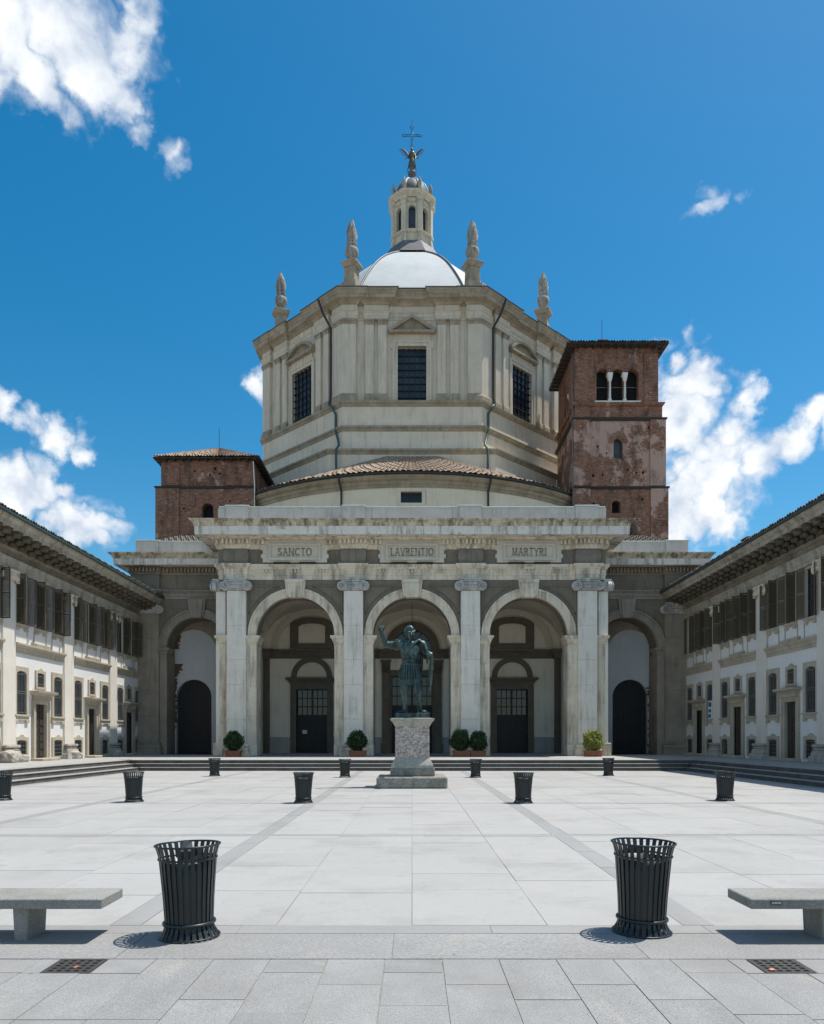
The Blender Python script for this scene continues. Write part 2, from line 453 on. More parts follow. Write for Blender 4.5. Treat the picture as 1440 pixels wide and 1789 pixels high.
def leaf_mat(name, a, b):
    m, n, l, bs = new_mat(name)
    g = n.new('ShaderNodeNewGeometry')
    l.new(mixc(n, l, g.outputs['Random Per Island'], a, b), bs.inputs['Base Color'])
    bs.inputs['Roughness'].default_value = .6
    tr = n.new('ShaderNodeBsdfTranslucent'); tr.inputs[0].default_value = rgba(b)
    mx = n.new('ShaderNodeMixShader'); mx.inputs[0].default_value = .25
    out = [x for x in n if x.type == 'OUTPUT_MATERIAL'][0]
    l.new(bs.outputs[0], mx.inputs[1]); l.new(tr.outputs[0], mx.inputs[2]); l.new(mx.outputs[0], out.inputs[0])
leaf_mat('leaf_dark', (.022, .050, .016), (.055, .110, .030))
leaf_mat('leaf_yellow', (.16, .21, .035), (.36, .38, .10))

# ------------------------------------------------------------------ builders
WPOS = {}
def wp(o):
    return WPOS.get(o.name, Vector((0, 0, 0))) if o else Vector((0, 0, 0))

def thing(name, label, cat, loc=(0, 0, 0), group=None):
    o = bpy.data.objects.new(name, None)
    COL.objects.link(o)
    o.location = loc
    o.empty_display_size = .2
    o['label'] = label; o['category'] = cat
    if group: o['group'] = group
    WPOS[o.name] = Vector(loc)
    return o

class MB:
    """collects faces of one mesh; M maps local points into place"""
    def __init__(s, M=None):
        s.v = []; s.f = []; s.M = M or Matrix.Identity(4); s.sm = []
    def add(s, pts, faces, smooth=False):
        k = len(s.v)
        s.v += [tuple(s.M @ Vector(p)) for p in pts]
        s.f += [tuple(i + k for i in f) for f in faces]
        s.sm += [smooth] * len(faces)
        return s
    def box(s, x0, x1, y0, y1, z0, z1):
        p = [(x0, y0, z0), (x1, y0, z0), (x1, y1, z0), (x0, y1, z0), (x0, y0, z1), (x1, y0, z1), (x1, y1, z1), (x0, y1, z1)]
        return s.add(p, [(0, 3, 2, 1), (4, 5, 6, 7), (0, 1, 5, 4), (1, 2, 6, 5), (2, 3, 7, 6), (3, 0, 4, 7)])
    def taper(s, x0, x1, y0, y1, z0, z1, dx, dy):
        """box whose top is larger (dx,dy >0) or smaller on each side"""
        p = [(x0, y0, z0), (x1, y0, z0), (x1, y1, z0), (x0, y1, z0), (x0 - dx, y0 - dy, z1), (x1 + dx, y0 - dy, z1), (x1 + dx, y1 + dy, z1), (x0 - dx, y1 + dy, z1)]
        return s.add(p, [(0, 3, 2, 1), (4, 5, 6, 7), (0, 1, 5, 4), (1, 2, 6, 5), (2, 3, 7, 6), (3, 0, 4, 7)])
    def quad(s, a, b, c, d):
        return s.add([a, b, c, d], [(0, 1, 2, 3)])
    def prism(s, poly, y0, y1):
        """polygon in local x,z extruded from y0 to y1"""
        n = len(poly)
        p = [(x, y0, z) for x, z in poly] + [(x, y1, z) for x, z in poly]
        f = [tuple(range(n)), tuple(range(2 * n - 1, n - 1, -1))]
        f += [(i, i + n, (i + 1) % n + n, (i + 1) % n) for i in range(n)]
        return s.add(p, f)
    def ring(s, outer, inner, y0, y1, closed=False):
        """band between two point lists in x,z, extruded y0..y1"""
        n = len(outer)
        p = [(x, y0, z) for x, z in outer] + [(x, y0, z) for x, z in inner] + [(x, y1, z) for x, z in outer] + [(x, y1, z) for x, z in inner]
        f = []
        m = n if closed else n - 1
        for i in range(m):
            j = (i + 1) % n
            f += [(i, j, n + j, n + i), (i, 2 * n + i, 2 * n + j, j), (n + i, n + j, 3 * n + j, 3 * n + i), (2 * n + i, 3 * n + i, 3 * n + j, 2 * n + j)]
        if not closed:
            f += [(0, n, 3 * n, 2 * n), (n - 1, 3 * n - 1, 4 * n - 1, 2 * n - 1)]
        return s.add(p, f)
    def lathe(s, prof, c=(0, 0, 0), n=20, smooth=True, caps=True, a0=0.0, sx=1, sy=1):
        p = []
        for r, z in prof:
            for i in range(n):
                a = a0 + 2 * PI * i / n
                p.append((c[0] + r * math.cos(a) * sx, c[1] + r * math.sin(a) * sy, c[2] + z))
        f = []
        for k in range(len(prof) - 1):
            for i in range(n):
                j = (i + 1) % n
                f.append((k * n + i, k * n + j, (k + 1) * n + j, (k + 1) * n + i))
        s.add(p, f, smooth)
        if caps:
            m = len(prof)
            s.add(p[:n], [tuple(range(n - 1, -1, -1))])
            s.add(p[(m - 1) * n:], [tuple(range(n))])
        return s
    def tube(s, pts, r, n=8, smooth=True, closed=False):
        pts = [Vector(p) for p in pts]
        m = len(pts)
        rr = r if isinstance(r, (list, tuple)) else [r] * m
        P = []
        up = None
        for i in range(m):
            if closed:
                t = (pts[(i + 1) % m] - pts[i - 1]).normalized()
            else:
                t = (pts[min(i + 1, m - 1)] - pts[max(i - 1, 0)]).normalized()
            if up is None:
                up = Vector((0, 0, 1)) if abs(t.z) < .9 else Vector((1, 0, 0))
            a = t.cross(up)
            if a.length < 1e-5:
                a = t.cross(Vector((0, 1, 0)))
            a.normalize(); b = a.cross(t).normalized(); up = b
            for k in range(n):
                q = 2 * PI * k / n
                P.append(tuple(pts[i] + a * (rr[i] * math.cos(q)) + b * (rr[i] * math.sin(q))))
        f = []
        for i in range(m if closed else m - 1):
            i2 = (i + 1) % m
            for k in range(n):
                j = (k + 1) % n
                f.append((i * n + k, i * n + j, i2 * n + j, i2 * n + k))
        s.add(P, f, smooth)
        if not closed:
            s.add(P[:n], [tuple(range(n - 1, -1, -1))]); s.add(P[-n:], [tuple(range(n))])
        return s
    def ball(s, c, rx, ry, rz, n=14, m=9, rot=None):
        P = []
        for i in range(m + 1):
            t = PI * i / m
            for k in range(n):
                a = 2 * PI * k / n
                q = Vector((rx * math.sin(t) * math.cos(a), ry * math.sin(t) * math.sin(a), rz * math.cos(t)))
                if rot is not None: q = rot @ q
                P.append(tuple(Vector(c) + q))
        f = []
        for i in range(m):
            for k in range(n):
                j = (k + 1) % n
                f.append((i * n + k, i * n + j, (i + 1) * n + j, (i + 1) * n + k))
        return s.add(P, f, True)
    def sweep(s, path, prof, closed=False, caps=True):
        """moulding: profile (outward, z) carried along a plan path, outward = right of travel"""
        m = len(path); k = len(prof)
        nr = []
        cnt = m if closed else m - 1
        for i in range(cnt):
            a = Vector(path[i]); b = Vector(path[(i + 1) % m]); d = (b - a).normalized()
            nr.append(Vector((d.y, -d.x)))
        P = []
        for i in range(m):
            if closed: n1, n2 = nr[i - 1], nr[i]
            else: n1, n2 = nr[max(i - 1, 0)], nr[min(i, cnt - 1)]
            mt = (n1 + n2) / max(.2, 1 + n1.dot(n2))
            for o, z in prof:
                P.append((path[i][0] + mt.x * o, path[i][1] + mt.y * o, z))
        f = []
        for i in range(cnt):
            i2 = (i + 1) % m
            for j in range(k - 1):
                f.append((i * k + j, i2 * k + j, i2 * k + j + 1, i * k + j + 1))
        s.add(P, f)
        if caps and not closed:
            s.add(P[:k], [tuple(range(k))]); s.add(P[-k:], [tuple(range(k - 1, -1, -1))])
        return s
    def wall(s, u0, u1, z0, z1, ops, w=0.0, back=None):
        """flat wall in local x,z at local y=w facing -y with openings (u0,u1,z0,z1,rise,depth)"""
        def rect(a, b, c, d):
            if b - a > 1e-4 and d - c > 1e-4:
                s.quad((a, w, c), (b, w, c), (b, w, d), (a, w, d))
                if back is not None:
                    s.quad((a, w + back, c), (a, w + back, d), (b, w + back, d), (b, w + back, c))
        cols = []
        for o in sorted(ops, key=lambda o: o[0]):
            if cols and o[0] < cols[-1][1] - 1e-6:
                cols[-1][1] = max(cols[-1][1], o[1]); cols[-1][2].append(o)
            else:
                cols.append([o[0], o[1], [o]])
        x = u0
        for a, b, os_ in cols:
            rect(x, a, z0, z1)
            os_.sort(key=lambda o: o[2])
            c = z0
            for i, o in enumerate(os_):
                d = z1 if i == len(os_) - 1 else (o[3] + os_[i + 1][2]) / 2
                oa, ob, oc, od, rise, dep = o
                rect(a, oa, c, d); rect(ob, b, c, d); rect(oa, ob, c, oc)
                ctr = (oa + ob) / 2; hw = (ob - oa) / 2
                zs = od - rise
                if rise > 0:
                    n = 20
                    if rise >= hw * .98:
                        arc = [(ctr - hw * math.cos(PI * i / n), zs + rise * math.sin(PI * i / n)) for i in range(n + 1)]
                    else:
                        rad = (hw * hw + rise * rise) / (2 * rise); an = math.asin(hw / rad)
                        arc = [(ctr + rad * math.sin(-an + 2 * an * i / n), od - rad + rad * math.cos(-an + 2 * an * i / n)) for i in range(n + 1)]
                else:
                    arc = [(oa, od), (ob, od)]
                for i in range(len(arc) - 1):
                    (xa, za), (xb, zb) = arc[i], arc[i + 1]
                    s.quad((xa, w, za), (xb, w, zb), (xb, w, d), (xa, w, d))
                    if back is not None:
                        s.quad((xa, w + back, za), (xa, w + back, d), (xb, w + back, d), (xb, w + back, zb))
                loop = [(oa, oc)] + arc + [(ob, oc)]
                for i in range(len(loop)):
                    (xa, za), (xb, zb) = loop[i], loop[(i + 1) % len(loop)]
                    if abs(xa - xb) + abs(za - zb) < 1e-6: continue
                    s.quad((xa, w, za), (xa, w + dep, za), (xb, w + dep, zb), (xb, w, zb))
                c = d
            x = b
        rect(x, u1, z0, z1)
        return s
    def mesh(s, name, mat, bevel=0, weld=False):
        me = bpy.data.meshes.new(name)
        me.from_pydata(s.v, [], s.f)
        me.polygons.foreach_set('use_smooth', s.sm)
        bm = bmesh.new(); bm.from_mesh(me)
        if weld: bmesh.ops.remove_doubles(bm, verts=bm.verts, dist=1e-5)
        bmesh.ops.recalc_face_normals(bm, faces=bm.faces)
        if bevel > 0:
            es = [e for e in bm.edges if len(e.link_faces) == 2 and e.calc_face_angle(0) > .6]
            bmesh.ops.bevel(bm, geom=es, offset=bevel, segments=1, affect='EDGES', profile=.5)
        bm.to_mesh(me); bm.free()
        me.materials.append(MATS[mat])
        return me
    def build(s, name, mat, parent=None, bevel=0, weld=False, label=None):
        o = bpy.data.objects.new(name, s.mesh(name, mat, bevel, weld))
        COL.objects.link(o)
        put(o, parent)
        if label: o['label'] = label
        return o

def put(o, parent, loc=(0, 0, 0), rot=None, scale=None):
    """place an object at a world location under a parent (parents never rotate)"""
    o.parent = parent
    o.location = Vector(loc) - wp(parent)
    if rot is not None: o.rotation_euler = (0, 0, rot)
    if scale is not None: o.scale = scale
    WPOS[o.name] = Vector(loc)
    return o

def inst(me, name, parent, loc, rot=0, scale=None):
    o = bpy.data.objects.new(name, me)
    COL.objects.link(o)
    return put(o, parent, loc, rot, scale)

def frame(x, y, z=0, rot=0):
    return Matrix.Translation((x, y, z)) @ Matrix.Rotation(rot, 4, 'Z')

def arcpts(cx, zs, r, n=24, a0=PI, a1=0.0, rz=None):
    rz = rz or r
    return [(cx + r * math.cos(a0 + (a1 - a0) * i / n), zs + rz * math.sin(a0 + (a1 - a0) * i / n)) for i in range(n + 1)]

def structure(o):
    o['kind'] = 'structure'
    return o

# ================================================================== ground
g = MB()
g.add([(-900, -300, -.06), (900, -300, -.06), (900, 1500, -.06), (-900, 1500, -.06)], [(0, 1, 2, 3)])
ground = structure(g.build('ground', 'joint_sand'))

def slab_mesh(mat):
    m = MB().box(-.5, .5, -.5, .5, -.05, 0)
    me = m.mesh('paving_slab', mat)
    return me
def slab(me, name, parent, x0, x1, y0, y1, z=0.0, gap=.005):
    o = bpy.data.objects.new(name, me)
    COL.objects.link(o)
    put(o, parent, ((x0 + x1) / 2 + random.uniform(-.001, .001), (y0 + y1) / 2, z + random.uniform(-.0014, .0014)), None,
        (x1 - x0 - gap * random.uniform(.4, 2.3), y1 - y0 - gap * random.uniform(.4, 2.3), 1))
    o.rotation_euler = (random.uniform(-.0006, .0006), random.uniform(-.0006, .0006), random.uniform(-.0012, .0012))
    return o

plaza = structure(MB().box(-60, 60, 6.63, 39.2, -.058, -.0065).build('plaza_paving', 'joint_sand'))
me_slab = slab_mesh('plaza_granite'); me_band = slab_mesh('band_granite'); me_walk = slab_mesh('walk_granite')
BX = [-19.4, -13.8, -8.2, -2.6, 2.6, 8.2, 13.8, 19.4]       # longitudinal bands
BY = [6.76, 13.25, 19.75, 26.3, 32.8, 39.3]                  # cross bands
HB = .14
far = MB(); farband = MB()
def far_slab(m, x0, x1, y0, y1):
    z = random.uniform(-.002, .002); e = .004
    m.add([(x0 + e, y0 + e, z), (x1 - e, y0 + e, z), (x1 - e, y1 - e, z), (x0 + e, y1 - e, z)], [(0, 1, 2, 3)])
FARD = 17.0
for i, y in enumerate(BY[:-1]):
    # cross band pieces
    x = -26.0
    while x < 26:
        L = random.uniform(1.6, 2.6)
        if y < FARD and abs(x + L / 2) < y * .62 + 1:
            slab(me_band, 'band_slab', plaza, x, x + L, y - HB, y + HB)
        else:
            far_slab(farband, x, x + L, y - HB, y + HB)
        x += L
    ya, yb = y + HB, BY[i + 1] - HB
    rows = 5
    for k in range(len(BX) - 1):
        xa, xb = BX[k] + HB, BX[k + 1] - HB
        nc = 4
        for c in range(nc):
            u0 = xa + (xb - xa) * c / nc; u1 = xa + (xb - xa) * (c + 1) / nc
            cuts = [ya]
            while cuts[-1] < yb - 1.9:
                cuts.append(cuts[-1] + random.uniform(.95, 1.65))
            cuts.append(yb)
            for q in range(len(cuts) - 1):
                v0, v1 = cuts[q], cuts[q + 1]
                if v0 < FARD - 1 and abs((u0 + u1) / 2) < v1 * .56 + 1.0:
                    slab(me_slab, 'paving_slab', plaza, u0, u1, v0, v1)
                else:
                    far_slab(far, u0, u1, v0, v1)
        bx = BX[k]
        y0 = ya
        while y0 < yb - .01:
            y1 = min(y0 + random.uniform(1.4, 2.2), yb)
            if y0 < FARD - 1 and abs(bx) < y1 * .56 + 1:
                slab(me_band, 'band_slab', plaza, bx - HB, bx + HB, y0, y1)
            else:
                far_slab(farband, bx - HB, bx + HB, y0, y1)
            y0 = y1
o = far.build('far_paving', 'plaza_granite_far', plaza); o['kind'] = 'stuff'
o = farband.build('far_bands', 'band_granite', plaza); o['kind'] = 'stuff'

# grey granite walk in the foreground, where the camera stands
walk = structure(MB().box(-60, 60, -60, 6.62, -.058, -.0065).build('granite_walk', 'joint_sand'))
x = -6.6
while x < 6.6:
    L = random.uniform(1.5, 2.6)
    slab(me_walk, 'paving_slab', walk, x, x + L, 5.85, 6.61)
    x += L
GR = [(-2.69, -2.33, 5.49, 5.845), (2.56, 2.93, 5.49, 5.845)]     # drain grates
w = .437
x = -6.0 + .11
wm = MB()
while x < 6.0:
    y = 5.84
    first = True
    while y > -8:
        L = random.uniform(.62, 1.5) if not first else random.choice([.33, .6, .9, 1.25])
        first = False
        if y > 3.2 and abs(x + w / 2) < 4.6:
            cut = [g_ for g_ in GR if g_[0] < x + w - .01 and g_[1] > x + .01 and y > g_[2]]
            if cut and y - L < cut[0][3]:
                g_ = cut[0]
                yl = min(y - L, g_[2] - .25)
                if g_[0] - x > .04: slab(me_walk, 'paving_slab', walk, x, g_[0] - .004, g_[2], y)
                if x + w - g_[1] > .04: slab(me_walk, 'paving_slab', walk, g_[1] + .004, x + w, g_[2], y)
                slab(me_walk, 'paving_slab', walk, x, x + w, yl, g_[2])
                y = yl
                continue
            slab(me_walk, 'paving_slab', walk, x, x + w, y - L, y)
        else:
            far_slab(wm, x, x + w, y - L, y)
        y -= L
    x += w
# paving further round the camera
for i in range(-12, 13):
    for (a, b) in ((-50, -8), ):
        far_slab(wm, i * 4.0, i * 4.0 + 4.0, a, b)
for sx in (-1, 1):
    for k in range(14):
        far_slab(wm, *(sorted((sx * 6.0, sx * 40.0))), -8 + k * 1.0, -7 + k * 1.0)
o = wm.build('outer_paving', 'walk_granite', walk); o['kind'] = 'stuff'

# ---- raised platform with steps round three sides
PZ = .54
plat = structure(MB().box(-60, -15.1, 8.2, 62, -.05, PZ - .012).box(15.1, 60, 8.2, 62, -.05, PZ - .012).box(-15.09, 15.09, 40.1, 62, -.05, PZ - .014).build('platform', 'joint_sand'))
for k in range(3):
    z0, z1 = .18 * k, .18 * (k + 1)
    if k == 2: z1 = PZ
    zb = z0 - .02; tt = .022
    fy = 39.0 + .4 * k; sx_ = 14.0 + .4 * k
    dp_ = .44 if k < 2 else .62
    n = 13
    for i in range(n):
        a = -sx_ + 2 * sx_ * i / n; b = -sx_ + 2 * sx_ * (i + 1) / n
        MB().box(a + .003, b - .003, fy, fy + dp_, z1 - tt, z1 + random.uniform(-.002, .002)).build('step_tread', 'tread_stone', plat, .004)
    MB().box(-sx_ + .03, sx_ - .03, fy + .03, fy + dp_ - .01, zb, z1 - tt - .001).build('step_riser', 'riser_shade_stone', plat)
    for sgn in (-1, 1):
        ys = 8.0
        while ys < fy - .01:
            ye = min(ys + 2.6, fy)
            if fy - ye < .8: ye = fy
            a, b = sorted((sgn * sx_, sgn * (sx_ + dp_)))
            MB().box(a, b, ys + .003, ye - .003, z1 - tt, z1 + random.uniform(-.002, .002)).build('step_tread', 'tread_stone', plat, .004)
            ys = ye
        a, b = sorted((sgn * (sx_ + .03), sgn * (sx_ + dp_ - .01)))
        MB().box(a, b, 8.01, fy + .03, zb, z1 - tt - .001).build('step_riser', 'riser_shade_stone', plat)
# platform flags
pf = MB()
y = 40.4
while y < 62:
    x = -14.2
    L0 = 1.1
    while x < 14.2:
        L = random.uniform(1.1, 1.9); x1 = min(x + L, 14.2)
        pf.add([(x + .004, y + .004, PZ), (x1 - .004, y + .004, PZ), (x1 - .004, y + L0 - .004, PZ), (x + .004, y + L0 - .004, PZ)], [(0, 1, 2, 3)])
        x = x1
    y += L0
for sgn in (-1, 1):
    y = 8.0
    while y < 62:
        x = 15.4 if y < 40.4 else 14.2
        while x < 24:
            x1 = x + random.uniform(1.0, 1.8)
            a, b = sorted((sgn * x, sgn * x1))
            pf.add([(a + .004, y + .004, PZ), (b - .004, y + .004, PZ), (b - .004, y + 1.196, PZ), (a + .004, y + 1.196, PZ)], [(0, 1, 2, 3)])
            x = x1
        y += 1.2
o = pf.build('platform_flags', 'plaza_granite_far', plat); o['kind'] = 'stuff'

# ================================================================== basilica
ch = thing('basilica', 'domed stone basilica with arched portico and octagonal drum at the end of the square', 'church', (0, 49, PZ))

# ---------------- portico
YP = 49.0
XC = [-7.5, 0.0, 7.5]
XP = [-11.25, -3.75, 3.75, 11.25]
ZS = 8.26; RA = 2.53
por = MB()
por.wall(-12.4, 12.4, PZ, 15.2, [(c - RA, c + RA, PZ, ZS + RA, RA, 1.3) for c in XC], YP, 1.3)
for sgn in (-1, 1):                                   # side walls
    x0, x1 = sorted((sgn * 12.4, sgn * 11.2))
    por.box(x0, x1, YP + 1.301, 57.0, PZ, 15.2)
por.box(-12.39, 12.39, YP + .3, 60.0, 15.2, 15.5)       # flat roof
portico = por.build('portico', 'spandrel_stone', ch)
# facing of the piers, lighter than the spandrels
for i, xp in enumerate(XP):
    a, b = xp - 1.245, xp + 1.245
    if i == 0: a = -12.42
    if i == 3: b = 12.42
    MB().box(a - .03, b + .03, YP - .07, YP + 1.33, PZ, 1.25).build('pier_plinth', 'trim_stone', portico, .02)
    m = MB()
    z = 1.25
    for zt in (3.1, 5.0, 6.5, 7.74):
        m.box(a, b, YP - .03, YP + 1.32, z + .003, zt - .003); z = zt
    m.build('pier', 'trim_stone', portico, .01)
    m = MB()
    path = [(a, YP + 1.3), (a, YP - .03), (xp - .60, YP - .03)]
    prof = [(0, 7.74), (.05, 7.74), (.06, 7.86), (.10, 7.90), (.14, 8.02), (.24, 8.12), (.25, ZS), (0, ZS)]
    m.sweep(path, prof)
    m.sweep([(xp + .60, YP - .03), (b, YP - .03), (b, YP + 1.3)], prof)
    m.box(a + .01, b - .01, YP - .02, YP + 1.29, 7.74, ZS - .003)
    m.build('impost', 'trim_stone', portico)
# giant pilasters
def pil_mesh(wd, dp, z0, z1, cuts, name='pilaster_shaft', mat='pilaster_stone', bev=.015):
    m = MB()
    zz = [z0] + cuts + [z1]
    for i in range(len(zz) - 1):
        m.box(-wd, wd, 0, dp, zz[i] + .003, zz[i + 1] - .003)
    return m.mesh(name, mat, bev)
me_pil = pil_mesh(.615, .36, 1.36, 11.12, [2.9, 5.1, 6.7, 8.9])
me_pbase = MB().box(-.86, .86, -.22, .34, PZ, .86).sweep([(-.62, .3), (-.62, 0), (.62, 0), (.62, .3)],
    [(0, .86), (.20, .86), (.23, .92), (.20, 1.0), (.12, 1.03), (.11, 1.10), (.15, 1.13), (.16, 1.20), (.12, 1.25), (.04, 1.28), (.03, 1.36), (0, 1.36)]).mesh('pilaster_base', 'trim_stone', .0)
def ionic(wd, dp, z0, hgt):
    m = MB()
    s = hgt
    m.box(-wd, wd, -.02, dp, z0, z0 + .45 * s)                                   # echinus block
    for i in range(7):                                                            # eggs
        u = -wd * .62 + wd * 1.24 * i / 6
        m.ball((u, -.05, z0 + .30 * s), .085 * wd / .6, .10, .17 * s, 8, 6)
    m.box(-wd * .98, wd * .98, -.07, dp, z0 + .45 * s, z0 + .70 * s)            # canalis
    m.box(-wd * 1.0, wd * 1.0, -.13, dp, z0 + .72 * s, z0 + .88 * s)            # abacus
    m.box(-wd * 1.06, wd * 1.06, -.19, dp, z0 + .88 * s, z0 + s)
    m.ball((0, -.2, z0 + .80 * s), .10, .07, .12, 8, 6)
    for sg in (-1, 1):                                                            # volutes
        c = Vector((sg * wd * 1.10, -.12, z0 + .36 * s)); r = .44 * s
        m.M = Matrix.Translation(c) @ Matrix.Rotation(R(90), 4, 'X')
        m.lathe([(r * .9, -dp * .7), (r * .94, -.02), (r * .90, .0)], n=20)
        m.M = Matrix.Identity(4)
        sp = []; rad = []
        for i in range(52):
            t = i / 51
            a = t * 4.0 * PI
            q = r * (.92 - .66 * t)
            sp.append((c.x - sg * q * math.sin(a), c.y - .10, c.z + q * math.cos(a)))
            rad.append(r * (.16 - .05 * t))
        m.tube(sp, rad, 6)
        m.ball((c.x, c.y - .10, c.z), .17 * r, .09, .17 * r, 8, 6)
    return m.mesh('ionic_capital', 'capital_stone')
me_cap = ionic(.66, .34, 11.14, .76)
for xp in XP:
    inst(me_pbase, 'pilaster_base', portico, (xp, 48.70, 0))
    inst(me_pil, 'pilaster', portico, (xp, 48.70, 0))
    inst(me_cap, 'capital', portico, (xp, 48.68, 0))
for sgn in (-1, 1):            # return pilaster at the corner, seen edge on
    MB().box(*sorted((sgn * 12.0, sgn * 12.62)), 48.98, 50.2, 1.36, 11.12).build('pilaster', 'pilaster_stone', portico, .015)
    MB().box(*sorted((sgn * 11.95, sgn * 12.8)), 48.88, 50.4, PZ, 1.36).build('pilaster_base', 'trim_stone', portico, .03)
    inst(me_cap, 'capital', portico, (sgn * 12.66, 49.6, 0), sgn * PI / 2)
# archivolts and keystones
for c in XC:
    m = MB()
    m.ring(arcpts(c, ZS, RA + .52), arcpts(c, ZS, RA - .01), YP - .10, YP + .25)
    m.ring(arcpts(c, ZS, RA + .53), arcpts(c, ZS, RA + .40), YP - .16, YP - .10)
    m.ring(arcpts(c, ZS, RA + .20), arcpts(c, ZS, RA + .17), YP - .115, YP - .10)
    m.build('archivolt', 'trim_stone', portico)
    m = MB()
    m.prism([(c - .40, ZS + RA - .10), (c + .40, ZS + RA - .10), (c + .52, 11.62), (c - .52, 11.62)], YP - .34, YP + .2)
    m.prism([(c - .56, ZS + RA + .02), (c + .56, ZS + RA + .02), (c + .68, 11.84), (c - .68, 11.84)], YP - .24, YP + .2)
    m.prism([(c - .60, 11.62), (c + .60, 11.62), (c + .64, 11.86), (c - .64, 11.86)], YP - .40, YP + .2)
    m.build('keystone', 'trim_stone', portico, .015)
    # recessed spandrel panels: raised fillets
    for sg in (-1, 1):
        m = MB()
        r2 = RA + .80
        arc = arcpts(c, ZS, r2, 14, PI / 2 + .32, PI - .42) if sg < 0 else arcpts(c, ZS, r2, 14, PI / 2 - .32, .42)
        xe = c + sg * 3.02
        pts = arc + [(xe, arc[-1][1]), (xe, 11.52), (arc[0][0], 11.52)]
        cx = sum(p[0] for p in pts) / len(pts); cz = sum(p[1] for p in pts) / len(pts)
        inn = [(p[0] + (cx - p[0]) * .10, p[1] + (cz - p[1]) * .10) for p in pts]
        m.ring(pts, inn, YP - .07, YP + .02, True)
        m.build('spandrel_panel', 'spandrel_stone', portico)
# entablature
def ressaut(xs, half, yw, yp, xe):
    """front path with break-forwards at xs"""
    p = [(-xe, 53.0), (-xe, yw)]
    for x in xs:
        a, b = max(x - half, -xe - .15), min(x + half, xe + .15)
        p += [(a, yw), (a, yp), (b, yp), (b, yw)]
    p += [(xe, yw), (xe, 53.0)]
    q = []
    for t in p:
        if not q or (abs(t[0] - q[-1][0]) + abs(t[1] - q[-1][1])) > 1e-4: q.append(t)
    return q
arch_prof = [(-.1, 11.86), (.02, 11.86), (.02, 12.12), (.06, 12.14), (.06, 12.48), (.10, 12.50), (.16, 12.60), (.24, 12.66), (.25, 12.82), (-.1, 12.82)]
m = MB(); m.sweep(ressaut(XP, .70, YP - .04, 48.66, 12.42), arch_prof)
m.build('architrave', 'trim_stone', portico)
m = MB()
for c in XC:                                        # guttae blocks on the architrave
    for du in (-1.82, 0, 1.82):
        yy = YP - .04
        m.box(c + du - .33, c + du + .33, yy - .22, yy, 12.52, 12.66)
        for k in range(3):
            m.taper(c + du - .22 + .22 * k - .06, c + du - .22 + .22 * k + .06, yy - .20, yy - .06, 12.30, 12.52, -.03, 0)
o = m.build('guttae', 'trim_stone', portico); o['kind'] = 'stuff'
me_pulv = MB()
ar = []
for i in range(9):
    a = -PI / 2 + PI * i / 8
    ar.append((.18 * math.cos(a), 13.32 + .50 * math.sin(a)))
me_pulv.sweep([(-.62, .4), (-.62, 0), (.62, 0), (.62, .4)], [(-.2, 12.82)] + [(.02 + p[0], p[1]) for p in ar] + [(-.2, 13.82)])
me_pulv = me_pulv.mesh('frieze_block', 'frieze_stone')
for i, xp in enumerate(XP):
    inst(me_pulv, 'frieze_block', portico, (xp, 48.74, 0))
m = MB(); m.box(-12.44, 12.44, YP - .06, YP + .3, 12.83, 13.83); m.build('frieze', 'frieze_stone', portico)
bed_prof = [(-.1, 13.80), (.06, 13.80), (.10, 13.90), (.16, 13.96), (.16, 14.02), (.18, 14.03), (.18, 14.36), (.30, 14.38), (.42, 14.50), (.46, 14.60), (-.1, 14.60)]
m = MB(); m.sweep(ressaut(XP, .78, YP - .08, 48.70, 12.46), bed_prof)
m.build('bed_moulding', 'trim_stone', portico)
m = MB()
def dentil_row(m, x0, x1, y, z0, z1, step=.25, d=.20):
    n = max(1, int(round((x1 - x0) / step)))
    for i in range(n):
        a = x0 + (x1 - x0) * (i + .22) / n; b = x0 + (x1 - x0) * (i + .74) / n
        m.box(a, b, y - d, y + .02, z0, z1)
for i, xp in enumerate(XP):
    dentil_row(m, xp - .92, xp + .92, 48.52, 14.05, 14.35)
    if i > 0: dentil_row(m, xp - 1.85, xp - 1.08, YP - .26, 14.05, 14.35)
    else: dentil_row(m, -12.6, xp - 1.08, YP - .26, 14.05, 14.35)
    if i < 3: dentil_row(m, xp + 1.08, xp + 1.85, YP - .26, 14.05, 14.35)
    else: dentil_row(m, xp + 1.08, 12.6, YP - .26, 14.05, 14.35)
o = m.build('dentils', 'trim_stone', portico); o['kind'] = 'stuff'
cor_path = [(-12.46, 53.0), (-12.46, YP - .1), (12.46, YP - .1), (12.46, 53.0)]
m = MB(); m.sweep(cor_path, [(-.3, 14.48), (1.16, 14.50), (1.18, 14.46), (1.20, 14.98), (-.3, 14.98)])
m.build('corona', 'corona_stone', portico)
m = MB(); m.sweep(cor_path, [(-.3, 14.983), (1.22, 14.983), (1.24, 15.04), (1.26, 15.12), (1.34, 15.24), (1.46, 15.32), (1.48, 15.40), (.2, 15.46), (-.3, 15.46)])
m.build('cornice', 'cornice_stone', portico)
